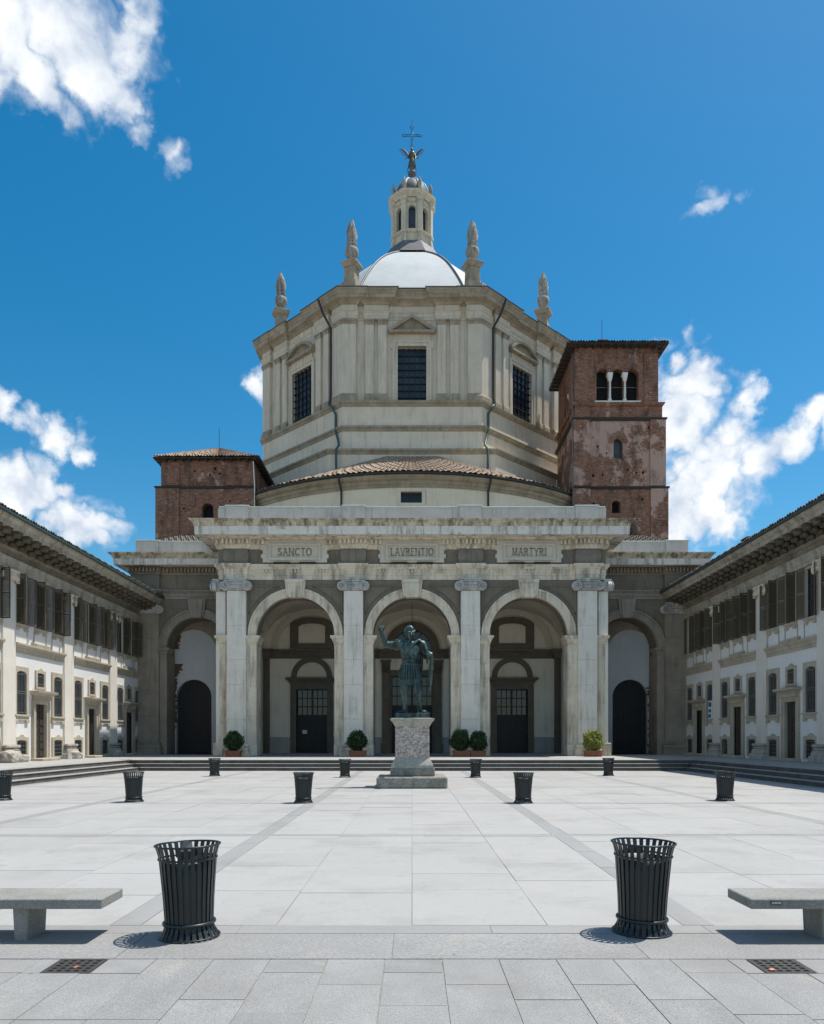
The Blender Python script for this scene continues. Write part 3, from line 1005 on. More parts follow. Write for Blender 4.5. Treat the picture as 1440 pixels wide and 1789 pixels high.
# attic parapet
m = MB()
zz = [(-12.42, -10.0)]
for i in range(9):
    pass
xs = [-12.35, -9.9, -7.6, -5.2, -2.6, 0, 2.6, 5.2, 7.6, 9.9, 12.35]
for i in range(len(xs) - 1):
    m.box(xs[i] + .004, xs[i + 1] - .004, YP + .05, YP + .40, 15.44, 16.52)
m.build('attic', 'attic_stone', portico, .01)
for i, xp in enumerate(XP):
    a, b = xp - .72, xp + .72
    m = MB().box(a, b, YP - .08, YP + .42, 15.44, 16.58)
    if i in (0, 3):
        sg = -1 if i == 0 else 1
        m.box(*sorted((xp + sg * .72, xp + sg * 1.25)), YP + .02, YP + .8, 15.44, 16.5)
    m.build('attic_pedestal', 'attic_stone', portico, .012)
m = MB()
m.box(-12.45, 12.45, YP + .0, YP + .45, 16.523, 16.60)
for xp in XP: m.box(xp - .78, xp + .78, YP - .13, YP + .47, 16.583, 16.66)
m.build('attic_capping', 'lead_cap', portico, .012)
# inscription tablets
WORDS = ['SANCTO', 'LAVRENTIO', 'MARTYRI']
GLY = {   # stroke letters with serifs: polylines in a unit cell (width, strokes)
    'S': (.62, [[(.56, .84), (.44, .97), (.22, .98), (.08, .84), (.10, .66), (.30, .54), (.50, .42), (.56, .22), (.42, .03), (.20, .02), (.06, .14)]]),
    'A': (.80, [[(.06, 0), (.40, 1)], [(.40, 1), (.74, 0)], [(.19, .36), (.61, .36)]]),
    'N': (.82, [[(.10, 0), (.10, 1)], [(.10, 1), (.72, 0)], [(.72, 0), (.72, 1)]]),
    'C': (.78, [[(.72, .82), (.56, .97), (.34, .99), (.14, .82), (.06, .5), (.14, .18), (.34, .01), (.56, .03), (.72, .18)]]),
    'T': (.70, [[(.35, 0), (.35, 1)], [(.04, 1), (.66, 1)]]),
    'O': (.86, [[(.43, 1), (.20, .93), (.06, .7), (.05, .5), (.06, .3), (.20, .07), (.43, 0), (.66, .07), (.80, .3), (.81, .5), (.80, .7), (.66, .93), (.43, 1)]]),
    'L': (.62, [[(.12, 1), (.12, 0)], [(.12, 0), (.58, 0)]]),
    'V': (.78, [[(.05, 1), (.39, 0)], [(.39, 0), (.73, 1)]]),
    'R': (.74, [[(.12, 0), (.12, 1)], [(.12, 1), (.44, .99), (.58, .86), (.58, .66), (.44, .53), (.12, .51)], [(.36, .51), (.68, 0)]]),
    'E': (.62, [[(.12, 0), (.12, 1)], [(.12, 1), (.56, 1)], [(.12, .52), (.48, .52)], [(.12, 0), (.58, 0)]]),
    'I': (.32, [[(.16, 0), (.16, 1)]]),
    'M': (.95, [[(.08, 0), (.16, 1)], [(.16, 1), (.47, .05)], [(.47, .05), (.78, 1)], [(.78, 1), (.86, 0)]]),
    'Y': (.74, [[(.05, 1), (.37, .5)], [(.37, .5), (.69, 1)], [(.37, .5), (.37, 0)]])}
def text_mesh(txt, width, height, depth, mat):
    adv = sum(GLY[c][0] + .16 for c in txt) - .16
    m = MB(); x = 0
    kx = width / adv
    def bar(p, q, t):
        d = Vector((q[0] - p[0], q[1] - p[1])); L = d.length
        if L < 1e-6: return
        d /= L; nn_ = Vector((-d.y, d.x)) * t; e = d * (t * .5)
        m.prism([(p[0] - e.x + nn_.x, p[1] - e.y + nn_.y), (p[0] - e.x - nn_.x, p[1] - e.y - nn_.y), (q[0] + e.x - nn_.x, q[1] + e.y - nn_.y), (q[0] + e.x + nn_.x, q[1] + e.y + nn_.y)], -depth, 0)
    for c in txt:
        wd_, st_ = GLY[c]
        for pl in st_:
            pts = [((x + a) * kx - width / 2, (b_ - .5) * height) for a, b_ in pl]
            for i in range(len(pts) - 1): bar(pts[i], pts[i + 1], height * (.050 if (len(pl) == 2 and pl[0][0] < pl[1][0] and c in 'AVNMY') else .068))
            if len(pl) == 2:
                for (a, b_), p in zip(pl, pts):
                    if b_ in (0, 1) and abs(pl[0][1] - pl[1][1]) > .3: bar((p[0] - height * .14, p[1]), (p[0] + height * .14, p[1]), height * .03)
        x += wd_ + .16
    return m.mesh('inscription_letters', mat)
for c, wd in zip(XC, WORDS):
    hw = 2.06
    yb = YP - .30
    m = MB()
    m.box(c - hw, c + hw, yb, YP, 12.93, 14.34)                              # backing
    m.box(c - hw - .12, c - hw + .3, yb - .02, YP, 13.72, 14.02)
    m.box(c + hw - .3, c + hw + .12, yb - .02, YP, 13.72, 14.02)
    m.box(c - hw - .10, c - hw + .3, yb - .02, YP, 13.20, 13.46)
    m.box(c + hw - .3, c + hw + .10, yb - .02, YP, 13.20, 13.46)
    m.build('inscription_tablet', 'tablet_stone', portico, .012)
    m = MB()
    o4 = [(c - 1.66, 13.06), (c + 1.66, 13.06), (c + 1.66, 14.10), (c - 1.66, 14.10)]
    i4 = [(c - 1.54, 13.20), (c + 1.54, 13.20), (c + 1.54, 13.98), (c - 1.54, 13.98)]
    m.ring(o4, i4, yb - .13, yb + .01, True)
    j4 = [(c - 1.50, 13.24), (c + 1.50, 13.24), (c + 1.50, 13.94), (c - 1.50, 13.94)]
    m.ring(i4, j4, yb - .05, yb + .01, True)
    m.build('tablet_frame', 'tablet_stone', portico)
    lw = {'SANCTO': 2.15, 'LAVRENTIO': 2.72, 'MARTYRI': 2.2}[wd]
    me = text_mesh(wd, lw, .44, .03, 'letter_shade_stone')
    o = inst(me, 'inscription_letters', portico, (c, yb - .012, 13.59))
    o['label'] = 'carved capitals ' + wd
    for sg in (-1, 1): MB().box(c + sg * .82 - .52, c + sg * .82 + .52, yb - .10, yb + .2, 12.83, 12.92).build('tablet_gap_shade', 'pit_dark', portico)  # solid black bars, painted shade of the gaps under the tablet
# ------------ inside the portico
pb = MB()
YB = 57.0
pb.wall(-12.4, 12.4, PZ, 14.0, [(-7.5 - 1.15, -7.5 + 1.15, PZ, 5.3, 0, .5), (-1.5, 1.5, PZ, 6.3, 0, .5), (7.5 - 1.15, 7.5 + 1.15, PZ, 5.3, 0, .5)], YB)
back = pb.build('porch_wall', 'plaster_porch', ch)
for sg in (-1, 1):
    MB().box(*sorted((sg * 11.1, sg * 11.19)), YP + 1.33, YB - .01, PZ, 9.5).build('porch_end_wall', 'plaster_porch', back)
m = MB()
nn = 22
y0, y1 = YP + 1.3, YB
for c in XC:
    hx = 3.72; hd = (y1 - y0) / 2; yc = (y0 + y1) / 2
    P = []; Fc = []
    for i in range(nn + 1):
        for j in range(nn + 1):
            x = -hx + 2 * hx * i / nn; y = -hd + 2 * hd * j / nn
            h1 = math.sqrt(max(0, 1 - (x / hx) ** 2)); h2 = math.sqrt(max(0, 1 - (y / hd) ** 2))
            P.append((c + x, yc + y, ZS + .02 + 3.05 * max(h1, h2)))
    for i in range(nn):
        for j in range(nn):
            Fc.append((i * (nn + 1) + j, (i + 1) * (nn + 1) + j, (i + 1) * (nn + 1) + j + 1, i * (nn + 1) + j + 1))
    m.add(P, Fc)
m.build('porch_vault', 'plaster_vault', back)
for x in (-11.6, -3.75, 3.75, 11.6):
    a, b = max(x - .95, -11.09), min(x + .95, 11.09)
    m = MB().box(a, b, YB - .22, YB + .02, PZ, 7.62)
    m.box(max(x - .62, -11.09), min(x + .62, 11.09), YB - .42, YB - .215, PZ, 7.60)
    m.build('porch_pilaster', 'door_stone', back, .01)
m = MB()
path = [(-12.0, YB)]
for x in (-11.6, -3.75, 3.75, 11.6):
    path += [(max(x - 1.0, -11.9), YB), (max(x - 1.0, -11.9), YB - .42), (min(x + 1.0, 11.9), YB - .42), (min(x + 1.0, 11.9), YB)]
path += [(12.0, YB)]
m.sweep(path, [(-.1, 7.62), (.05, 7.62), (.06, 7.82), (.10, 7.86), (.10, 8.02), (.20, 8.12), (.28, 8.20), (.28, 8.30), (-.1, 8.30)])
m.build('porch_cornice', 'door_stone', back)
for (a, b) in ((-10.6, -9.15), (-5.85, -4.72), (-2.78, -2.3), (2.3, 2.78), (4.72, 5.85), (9.15, 10.6)):
    MB().box(a, b, YB - .10, YB + .02, PZ, 1.75).build('porch_plinth', 'grey_stone', back, .01)
for c in XC:                            # wall arches of the vault
    r = 3.05
    MB().ring(arcpts(c, 8.30, r, 24, PI, 0), arcpts(c, 8.30, r - .5, 24, PI, 0), YB - .14, YB + .02).build('wall_arch', 'plaster_vault', back)
def door_set(c, hw, zt, big=False):
    f = MB()
    y = YB
    o4 = [(c - hw - .45, PZ), (c - hw - .45, zt + .45), (c + hw + .45, zt + .45), (c + hw + .45, PZ)]
    i4 = [(c - hw, PZ), (c - hw, zt), (c + hw, zt), (c + hw, PZ)]
    f.ring(o4, i4, y - .16, y + .3)
    o5 = [(c - hw - .17, PZ), (c - hw - .17, zt + .17), (c + hw + .17, zt + .17), (c + hw + .17, PZ)]
    f.ring(o5, i4, y - .06, y - .02)
    f.build('door_surround', 'door_stone', back, .01)
    if not big:
        f = MB(); f.sweep([(c - hw - .45, y), (c - hw - .45, y - .16), (c + hw + .45, y - .16), (c + hw + .45, y)],
            [(-.05, zt + .45), (.04, zt + .45), (.06, zt + .55), (.18, zt + .68), (.30, zt + .74), (.32, zt + .88), (-.05, zt + .92)])
        f.box(c - hw - .4, c + hw + .4, y - .2, y, zt + .45, zt + .9)
        f.build('door_cornice', 'door_stone', back)
        zc = zt + .92
        f = MB(); f.ring(arcpts(c, zc, hw + .38), arcpts(c, zc, hw - .02), y - .14, y + .02)
        f.ring(arcpts(c, zc, hw + .38), arcpts(c, zc, hw + .24), y - .20, y - .14)
        f.build('lunette_arch', 'door_stone', back)
        f = MB(); f.prism([(c - hw, zc)] + arcpts(c, zc, hw - .01), y - .03, y + .02); f.build('lunette_panel', 'plaster_cream', back)
        # tablet above
        zl, zh = 8.62, 10.1
        op = [(c - 1.62, zl - .25), (c - 1.62, zh)] + [(c + 1.62 * math.sin(t), zh + .62 * math.cos(t) / 1.0) for t in [R(-75), R(-50), R(-25), 0, R(25), R(50), R(75)]] + [(c + 1.62, zh), (c + 1.62, zl - .25)]
        ip = [(c - 1.08, zl + .1), (c - 1.08, zh - .1)] + [(c + 1.08 * math.sin(t), zh - .1 + .30 * math.cos(t)) for t in [R(-75), R(-50), R(-25), 0, R(25), R(50), R(75)]] + [(c + 1.08, zh - .1), (c + 1.08, zl + .1)]
        f = MB(); f.ring(op, ip, y - .20, y + .02, True)
        f.ring(ip, [(c + (p[0] - c) * .93, zl + .1 + (p[1] - zl - .1) * .95 + .04) for p in ip], y - .12, y + .02, True)
        f.build('tablet_surround', 'door_stone', back)
    d = MB()
    yy = y + .32
    zmid = PZ + (zt - PZ) * (.60 if not big else .62)
    for sg in (-1, 1):
        a, b = sorted((c + sg * .03, c + sg * hw))
        d.box(a, b, yy, yy + .08, PZ + .01, zmid)
        for k in range(2):
            za = PZ + .25 + k * (zmid - PZ - .2) / 2; zb_ = za + (zmid - PZ - .2) / 2 - .2
            d.ring([(a + .12, za), (b - .12, za), (b - .12, zb_), (a + .12, zb_)], [(a + .2, za + .08), (b - .2, za + .08), (b - .2, zb_ - .08), (a + .2, zb_ - .08)], yy - .03, yy + .01, True)
    dd = d.build('door_leaf', 'door_wood', back)
    gl = MB().box(c - hw, c + hw, yy + .04, yy + .06, zmid, zt); gl.build('transom_glass', 'window_glass', back)
    b = MB()
    n = 6 if not big else 8
    for i in range(n + 1):
        u = c - hw + 2 * hw * i / n
        b.box(u - .03, u + .03, yy - .01, yy + .035, zmid, zt)
    for i in range(4):
        z = zmid + (zt - zmid) * i / 3
        b.box(c - hw, c + hw, yy - .012, yy + .037, z - .035, z + .035)
    b.box(c - .07, c + .07, yy - .03, yy + .02, PZ, zt)
    b.build('transom_bars', 'door_wood', back)
door_set(-7.5, 1.15, 5.3); door_set(7.5, 1.15, 5.3); door_set(0, 1.5, 6.3, True)
MB().box(-8.25, -7.9, 57.27, 57.285, 2.0, 2.28).build('door_notice', 'paper_white', back)
# central doorway: pilasters, entablature and big lunette
for sg in (-1, 1):
    a, b = sorted((sg * 1.66, sg * 2.22))
    MB().box(a, b, YB - .30, YB, PZ, 6.5).box(a - .06, b + .06, YB - .34, YB, PZ, 1.2).build('doorway_pilaster', 'door_stone', back, .01)
for sg in (-1, 1):
    m = MB()
    a, b = sorted((sg * 1.62, sg * 2.26))
    m.taper(a + .05, b - .05, YB - .32, YB, 6.5, 7.35, .08, .08)
    m.box(a - .08, b + .08, YB - .44, YB, 7.35, 7.5)
    for k in range(4):
        for q in range(3):
            m.ball((a + .08 + k * (b - a - .16) / 3, YB - .36, 6.68 + q * .24), .085, .07, .12, 6, 5)
    m.build('doorway_capital', 'wing_cornice', back)
m = MB().ring(arcpts(0, 8.3, 2.02), arcpts(0, 8.3, 1.45), YB - .34, YB + .02)
m.ring(arcpts(0, 8.3, 2.02), arcpts(0, 8.3, 1.84), YB - .42, YB - .34)
m.build('lunette_arch', 'door_stone', back)
MB().prism([(-1.45, 8.3)] + arcpts(0, 8.3, 1.45), YB - .05, YB + .02).build('lunette_window', 'window_glass', back)
m = MB()
for a in (30, 60, 90, 120, 150):
    m.tube([(0, YB - .08, 8.3), (1.44 * math.cos(R(a)), YB - .08, 8.3 + 1.44 * math.sin(R(a)))], .03, 6)
m.ring(arcpts(0, 8.3, .8), arcpts(0, 8.3, .74), YB - .1, YB - .05)
m.build('lunette_bars', 'iron', back)
MB().box(-1.28, -.72, 57.2, 57.23, 3.0, 3.75).build('door_banner', 'banner_blue', back)
m = MB().tube([(0, 53.2, 11.2), (0, 53.2, 9.6)], .02, 6).ball((0, 53.2, 9.45), .12, .12, .2, 10, 8)
m.build('hanging_lamp', 'iron', back)

# ---------------- side bays of the facade
def side_bay(sg):
    YW = 53.0; YI = 54.8
    m = MB()
    cx = sg * 14.94; r = 2.15; zs = 7.95
    xa, xb = sorted((sg * 12.3, sg * 19.2))
    m.wall(xa, xb, PZ, 13.2, [(cx - r, cx + r, PZ, zs + r, r, 1.795)], YW, .9)
    side = sorted((sg * 19.2, sg * 18.3))
    m.box(side[0], side[1], YW + .902, 66.0, PZ, 13.2)
    m.box(xa + .01, xb - .01, YW + .1, 62, 13.2, 14.3)
    bay = m.build('facade_bay', 'spandrel_stone', ch)
    # pier facings and giant corner pilaster
    def zone(a, b, y0, y1, z0, z1, nm, mat, bev=.012):
        a, b = sorted((a, b))
        return MB().box(a, b, y0, y1, z0, z1).build(nm, mat, bay, bev)
    m = MB()
    z = 1.4
    for zt in (3.2, 5.0, 6.8, 8.6, 10.3):
        a, b = sorted((sg * 17.55, sg * 19.22)); m.box(a, b, YW - .30, YW + .1, z + .003, zt - .003); z = zt
    m.build('pilaster', 'side_stone', bay, .015)
    a, b = sorted((sg * 17.35, sg * 19.3))
    MB().box(a, b, YW - .46, YW + .1, PZ, .98).sweep([(a + .16, YW), (a + .16, YW - .32), (b - .16, YW - .32), (b - .16, YW)],
        [(0, .98), (.16, .98), (.18, 1.06), (.14, 1.14), (.07, 1.17), (.06, 1.26), (.10, 1.30), (.05, 1.38), (0, 1.4)]).build('pilaster_base', 'side_stone', bay)
    inst(me_cap, 'capital', bay, (sg * 18.38, YW - .32, -.84), 0, (1.15, 1, 1))
    for (p, q) in ((cx + sg * (r - .025), sg * 17.56), (sg * 12.3, cx - sg * (r - .025))):
        a, b = sorted((p, q))
        if b - a < .05: continue
        MB().box(a, b, YW - .04, YI - .01, PZ, 7.5).build('pier', 'side_stone', bay, .012)
        m = MB(); m.sweep([(a, YW + .9), (a, YW - .04), (b, YW - .04), (b, YW + .9)], [(0, 7.5), (.05, 7.5), (.06, 7.64), (.12, 7.72), (.22, 7.82), (.22, 7.95), (0, 7.95)])
        m.box(a + .01, b - .01, YW - .03, YW + .9, 7.5, 7.945)
        m.build('impost', 'side_stone', bay)
    m = MB()
    m.ring(arcpts(cx, zs, r + .54), arcpts(cx, zs, r - .01), YW - .10, YW + .25)
    m.ring(arcpts(cx, zs, r + .55), arcpts(cx, zs, r + .42), YW - .17, YW - .10)
    m.build('archivolt', 'side_stone', bay)
    m = MB()
    m.prism([(cx - .34, zs + r - .08), (cx + .34, zs + r - .08), (cx + .46, 11.3), (cx - .46, 11.3)], YW - .32, YW + .2)
    m.prism([(cx - .48, zs + r + .05), (cx + .48, zs + r + .05), (cx + .64, 11.34), (cx - .64, 11.34)], YW - .22, YW + .2)
    m.build('keystone', 'side_stone', bay, .015)
    # entablature
    # local path always travels left -> right, then returns round the outer end
    xo = 19.2
    def path(off):
        if sg > 0: return [(12.3, YW - off), (xo + off, YW - off), (xo + off, 64)]
        return [(-xo - off, 64), (-xo - off, YW - off), (-12.3, YW - off)]
    def pathr(off, brk):
        xi = 17.5
        if sg > 0: return [(12.3, YW - off), (xi, YW - off), (xi, YW - brk), (xo + brk, YW - brk), (xo + brk, 64)]
        return [(-xo - brk, 64), (-xo - brk, YW - brk), (-xi, YW - brk), (-xi, YW - off), (-12.3, YW - off)]
    MB().sweep(pathr(.04, .34), [(-.1, 11.34), (.02, 11.34), (.02, 11.52), (.06, 11.54), (.06, 11.74), (.14, 11.82), (.20, 11.86), (.20, 11.96), (-.1, 11.96)]).build('architrave', 'side_stone', bay)
    MB().sweep(pathr(.02, .30), [(-.1, 11.96), (.0, 11.963), (.0, 13.08), (-.1, 13.08)]).build('frieze', 'frieze_stone', bay)
    MB().sweep(pathr(.04, .32), [(-.1, 13.02), (.05, 13.02), (.08, 13.10), (.10, 13.12), (.10, 13.46), (.26, 13.50), (.38, 13.60), (-.1, 13.60)]).build('bed_moulding', 'side_stone', bay)
    m = MB()
    if sg > 0: dentil_row(m, 12.4, 17.3, YW - .16, 13.14, 13.43, .24); dentil_row(m, 17.4, 19.6, YW - .44, 13.14, 13.43, .24)
    else: dentil_row(m, -17.3, -12.4, YW - .16, 13.14, 13.43, .24); dentil_row(m, -19.6, -17.4, YW - .44, 13.14, 13.43, .24)
    o = m.build('dentils', 'side_stone', bay); o['kind'] = 'stuff'
    MB().sweep(path(.05), [(-.3, 13.52), (1.06, 13.54), (1.08, 13.50), (1.10, 13.92), (-.3, 13.92)]).build('corona', 'corona_stone', bay)
    MB().sweep(path(.05), [(-.3, 13.923), (1.12, 13.923), (1.16, 14.02), (1.26, 14.14), (1.36, 14.22), (1.38, 14.30), (-.3, 14.36)]).build('cornice', 'cornice_stone', bay)
    a, b = sorted((sg * 12.4, sg * 19.0))
    m = MB(); n = 3
    for i in range(n):
        u0 = a + (b - a) * i / n; u1 = a + (b - a) * (i + 1) / n
        m.box(u0 + .004, u1 - .004, YW + .12, YW + .45, 14.34, 15.36)
    a2, b2 = sorted((sg * 17.7, sg * 19.25)); m.box(a2, b2, YW + .0, YW + .8, 14.34, 15.40)
    m.build('attic', 'attic_stone', bay, .01)
    m = MB().box(a - .02, b + .02, YW + .08, YW + .5, 15.363, 15.43).box(a2 - .05, b2 + .05, YW - .05, YW + .85, 15.403, 15.48)
    m.build('attic_capping', 'lead_cap', bay, .01)
    # inner wall with gate
    YI = 54.8; gx = sg * 15.75
    m = MB(); m.wall(xa, xb, PZ, 11.0, [(gx - 1.70, gx + 1.70, PZ, 9.5, 1.70, .16)], YI)
    m.quad((xa, YW + .9, 10.4), (xb, YW + .9, 10.4), (xb, YI, 10.4), (xa, YI, 10.4))
    m.build('inner_wall', 'side_stone', bay)
    m = MB(); m.wall(gx - 1.72, gx + 1.72, PZ, 9.55, [(gx - 1.27, gx + 1.27, PZ, 5.9, 1.27, .5)], YI + .165)
    m.build('inner_plaster', 'plaster_grey', bay)
    m = MB()
    for k in range(10):
        u0 = gx - 1.3 + 2.6 * k / 10
        m.box(u0 + .006, u0 + .254, YI + .56, YI + .62, PZ, 6.0)
    for z in (1.2, 2.6, 4.4): m.box(gx - 1.3, gx + 1.3, YI + .53, YI + .565, z, z + .14)
    m.build('gate', 'gate_wood', bay)
    # old brickwork showing at the edge of the plaster
    ex = gx + sg * 1.70
    rnd = random.Random(3 if sg < 0 else 5)
    for (zlo, zhi, wmin, wmax) in (((2.2, 6.2, .25, .55), (6.2, 7.0, .5, .95), (8.1, 9.0, .2, .55), (8.6, 9.3, .35, .5)) if sg < 0 else ((PZ, 4.4, .25, .45), (4.4, 5.6, .3, .62), (5.6, 7.2, .15, .3))):
        m = MB()
        z = zlo
        while z < zhi - .02:
            wd = rnd.uniform(wmin, wmax)
            a, b = sorted((ex + sg * .02, ex - sg * wd))
            if z > 7.9: a, b = sorted((ex - sg * .28, ex - sg * (.28 + wd)))
            m.box(a, b, YI + .165 - rnd.uniform(.05, .09), YI + .20, z + .006, z + .112)
            z += .118
        m.build('exposed_brick', 'old_brick', bay)
    # lean-to tiled roof behind the attic
    return bay
bayL = side_bay(-1); bayR = side_bay(1)

def tiled(mb, f, ns, nt, amp=.06, step=.05, sub=3):
    """tile surface over patch f(s,t)->(point,normal): ns ridges across, nt courses up"""
    P = []; F = []
    cols = ns * sub * 2
    for t in range(nt):
        for e in (0, 1):
            tt = (t + e) / nt
            for i in range(cols + 1):
                s_ = i / cols
                ph = (i % (2 * sub)) / (2 * sub)
                h = amp * abs(math.sin(PI * ph)) + (step if e == 0 else 0)
                h += .02 * math.sin(i * 12.9898 + t * 78.233)
                p, nr = f(s_, tt)
                P.append(tuple(Vector(p) + Vector(nr) * h))
    w_ = cols + 1
    for t in range(nt):
        a = (2 * t) * w_; b = (2 * t + 1) * w_
        for i in range(cols):
            F.append((a + i, a + i + 1, b + i + 1, b + i))
        if t < nt - 1:
            c = (2 * t + 2) * w_
            for i in range(cols): F.append((b + i, b + i + 1, c + i + 1, c + i))
    mb.add(P, F)
for sg, b in ((-1, bayL), (1, bayR)):
    x0, x1 = sorted((sg * 12.6, sg * 18.9))
    m = MB()
    tiled(m, lambda s_, t: ((x0 + (x1 - x0) * s_, 53.7 + 9.3 * t, 15.35 + 3.1 * t), (0, -.32, .95)), 34, 16, .07, .05)
    o = m.build('aisle_roof', 'roof_tile_dark', b); o['kind'] = 'stuff'

# ---------------- exedra (curved wall behind the portico attic)
EC = 77.0; ER = 18.5
def ep(a, r=ER): return (r * math.sin(a), EC - r * math.cos(a))
A1 = R(50)
angs = [-A1 + 2 * A1 * i / 60 for i in range(61)]
m = MB()
hw = .045
ww = .78
for i in range(60):
    a, b = angs[i], angs[i + 1]
    (xa, ya), (xb, yb) = ep(a), ep(b)
    if abs((a + b) / 2) < hw:
        m.quad((xa, ya, 15.3), (xb, yb, 15.3), (xb, yb, 19.65), (xa, ya, 19.65))
        m.quad((xa, ya, 20.75), (xb, yb, 20.75), (xb, yb, 21.6), (xa, ya, 21.6))
    else:
        m.quad((xa, ya, 15.3), (xb, yb, 15.3), (xb, yb, 21.6), (xa, ya, 21.6))
exe = m.build('exedra_wall', 'plaster_cream', ch)
m = MB(); m.sweep([ep(a) for a in angs], [(0, 20.95), (.10, 20.95), (.12, 21.12), (.22, 21.2), (.22, 21.42), (.40, 21.5), (.52, 21.62), (.55, 21.78), (0, 21.85)])
m.build('exedra_cornice', 'drum_cornice_stone', exe)
m = MB(); m.sweep([ep(a) for a in angs], [(.50, 21.79), (.72, 21.80), (.74, 21.93), (.5, 21.95)])
m.build('exedra_gutter', 'dark_pipe', exe)
yw = EC - ER
m = MB()
m.ring([(-1.15, 19.45), (1.05, 19.45), (1.05, 20.9), (-1.15, 20.9)], [(-.86, 19.75), (.76, 19.75), (.76, 20.62), (-.86, 20.62)], yw - .06, yw + .5, True)
m.build('window_surround', 'plaster_drum', exe)
MB().box(-.9, .8, yw + .4, yw + .45, 19.7, 20.7).build('window_glass', 'drum_glass', exe)
m = MB()
for k in range(9): m.tube([(-.8 + k * .18, yw + .1, 19.75), (-.8 + k * .18, yw + .1, 20.62)], .022, 5)
m.build('window_bars', 'iron', exe)
for a in (-.30, .325):
    m = MB()
    x_, y_ = ep(a, ER + .12); x2, y2 = ep(a, ER + .62)
    m.tube([(x2, y2, 21.8), (x_ + (x2 - x_) * .9, y2, 21.5), (x_, y_, 20.9), (x_, y_, 15.5)], .075, 8)
    m.build('downpipe', 'dark_pipe', exe)
m = MB()
def exroof(s_, t):
    a = -A1 + 2 * A1 * s_
    x0_, y0_ = ep(a, ER + .66)
    ax = max(-1.9, min(1.9, x0_ * .32)); ay, az = 64.15, 25.35
    q = t
    p = (x0_ + (ax - x0_) * q, y0_ + (ay - y0_) * q, 21.95 + (az - 21.95) * q)
    return p, (math.sin(a) * .45, -math.cos(a) * .45, .89)
tiled(m, exroof, 78, 15, .085, .05)
o = m.build('exedra_roof', 'roof_tile', exe); o['kind'] = 'stuff'

# ---------------- octagonal drum
AP = 14.05; DC = 79.05; HS = AP * math.tan(R(22.5))
def octa(ap, cut=0):
    """plan points, counter-clockwise from front left"""
    h = ap * math.tan(R(22.5))
    q = [(-h, -ap), (h, -ap), (ap, -h), (ap, h), (h, ap), (-h, ap), (-ap, h), (-ap, -h)]
    return [(x, DC + y) for x, y in q]
FAC = [0, 45, 90, 135, 180, -135, -90, -45]
def facet(th, ap=AP):
    t = R(th)
    return frame(ap * math.sin(t), DC - ap * math.cos(t), 0, t)
m = MB()
ZB, ZT = 30.3, 38.0
for th in FAC:
    m.M = facet(th)
    W0 = 1.22 if th == 0 else 1.45
    ops = [(-W0, W0, ZB, 35.1, 0, .7 if th == 0 else .35)] if abs(th) <= 90 else []
    m.wall(-HS, HS, ZB - .1, 39.2, ops)
m.M = Matrix.Identity(4)
drum = m.build('drum', 'drum_stone', ch)
# lower plain stages
m = MB()
stB = octa(AP + .28)
m.sweep(stB, [(0, 25.0), (0, 30.2), (-.6, 30.28)], True)
m.build('drum_base', 'plaster_drum', drum)
stC = [(-7.05, 64.25), (7.05, 64.25), (14.95, 72.15), (14.95, 87), (7, 94), (-7, 94), (-14.95, 87), (-14.95, 72.15)]
m = MB(); m.sweep(stC, [(0, 14.5), (0, 26.0), (-1.2, 26.25)], True); m.build('drum_footing', 'plaster_drum', drum)
m = MB(); m.sweep(stC, [(0, 25.62), (.06, 25.64), (.10, 25.78), (.22, 25.90), (.24, 26.04), (-.2, 26.10)], True); m.build('drum_moulding', 'drum_cornice_stone', drum)
m = MB(); m.sweep(stB, [(0, 27.75), (.06, 27.77), (.08, 27.95), (.20, 28.05), (.22, 28.18), (0, 28.24)], True); m.build('drum_moulding', 'drum_cornice_stone', drum)
m = MB(); m.sweep(stB, [(0, 29.85), (.06, 29.87), (.12, 30.02), (.26, 30.12), (.28, 30.28), (-.3, 30.34)], True); m.build('drum_sill', 'drum_cornice_stone', drum)
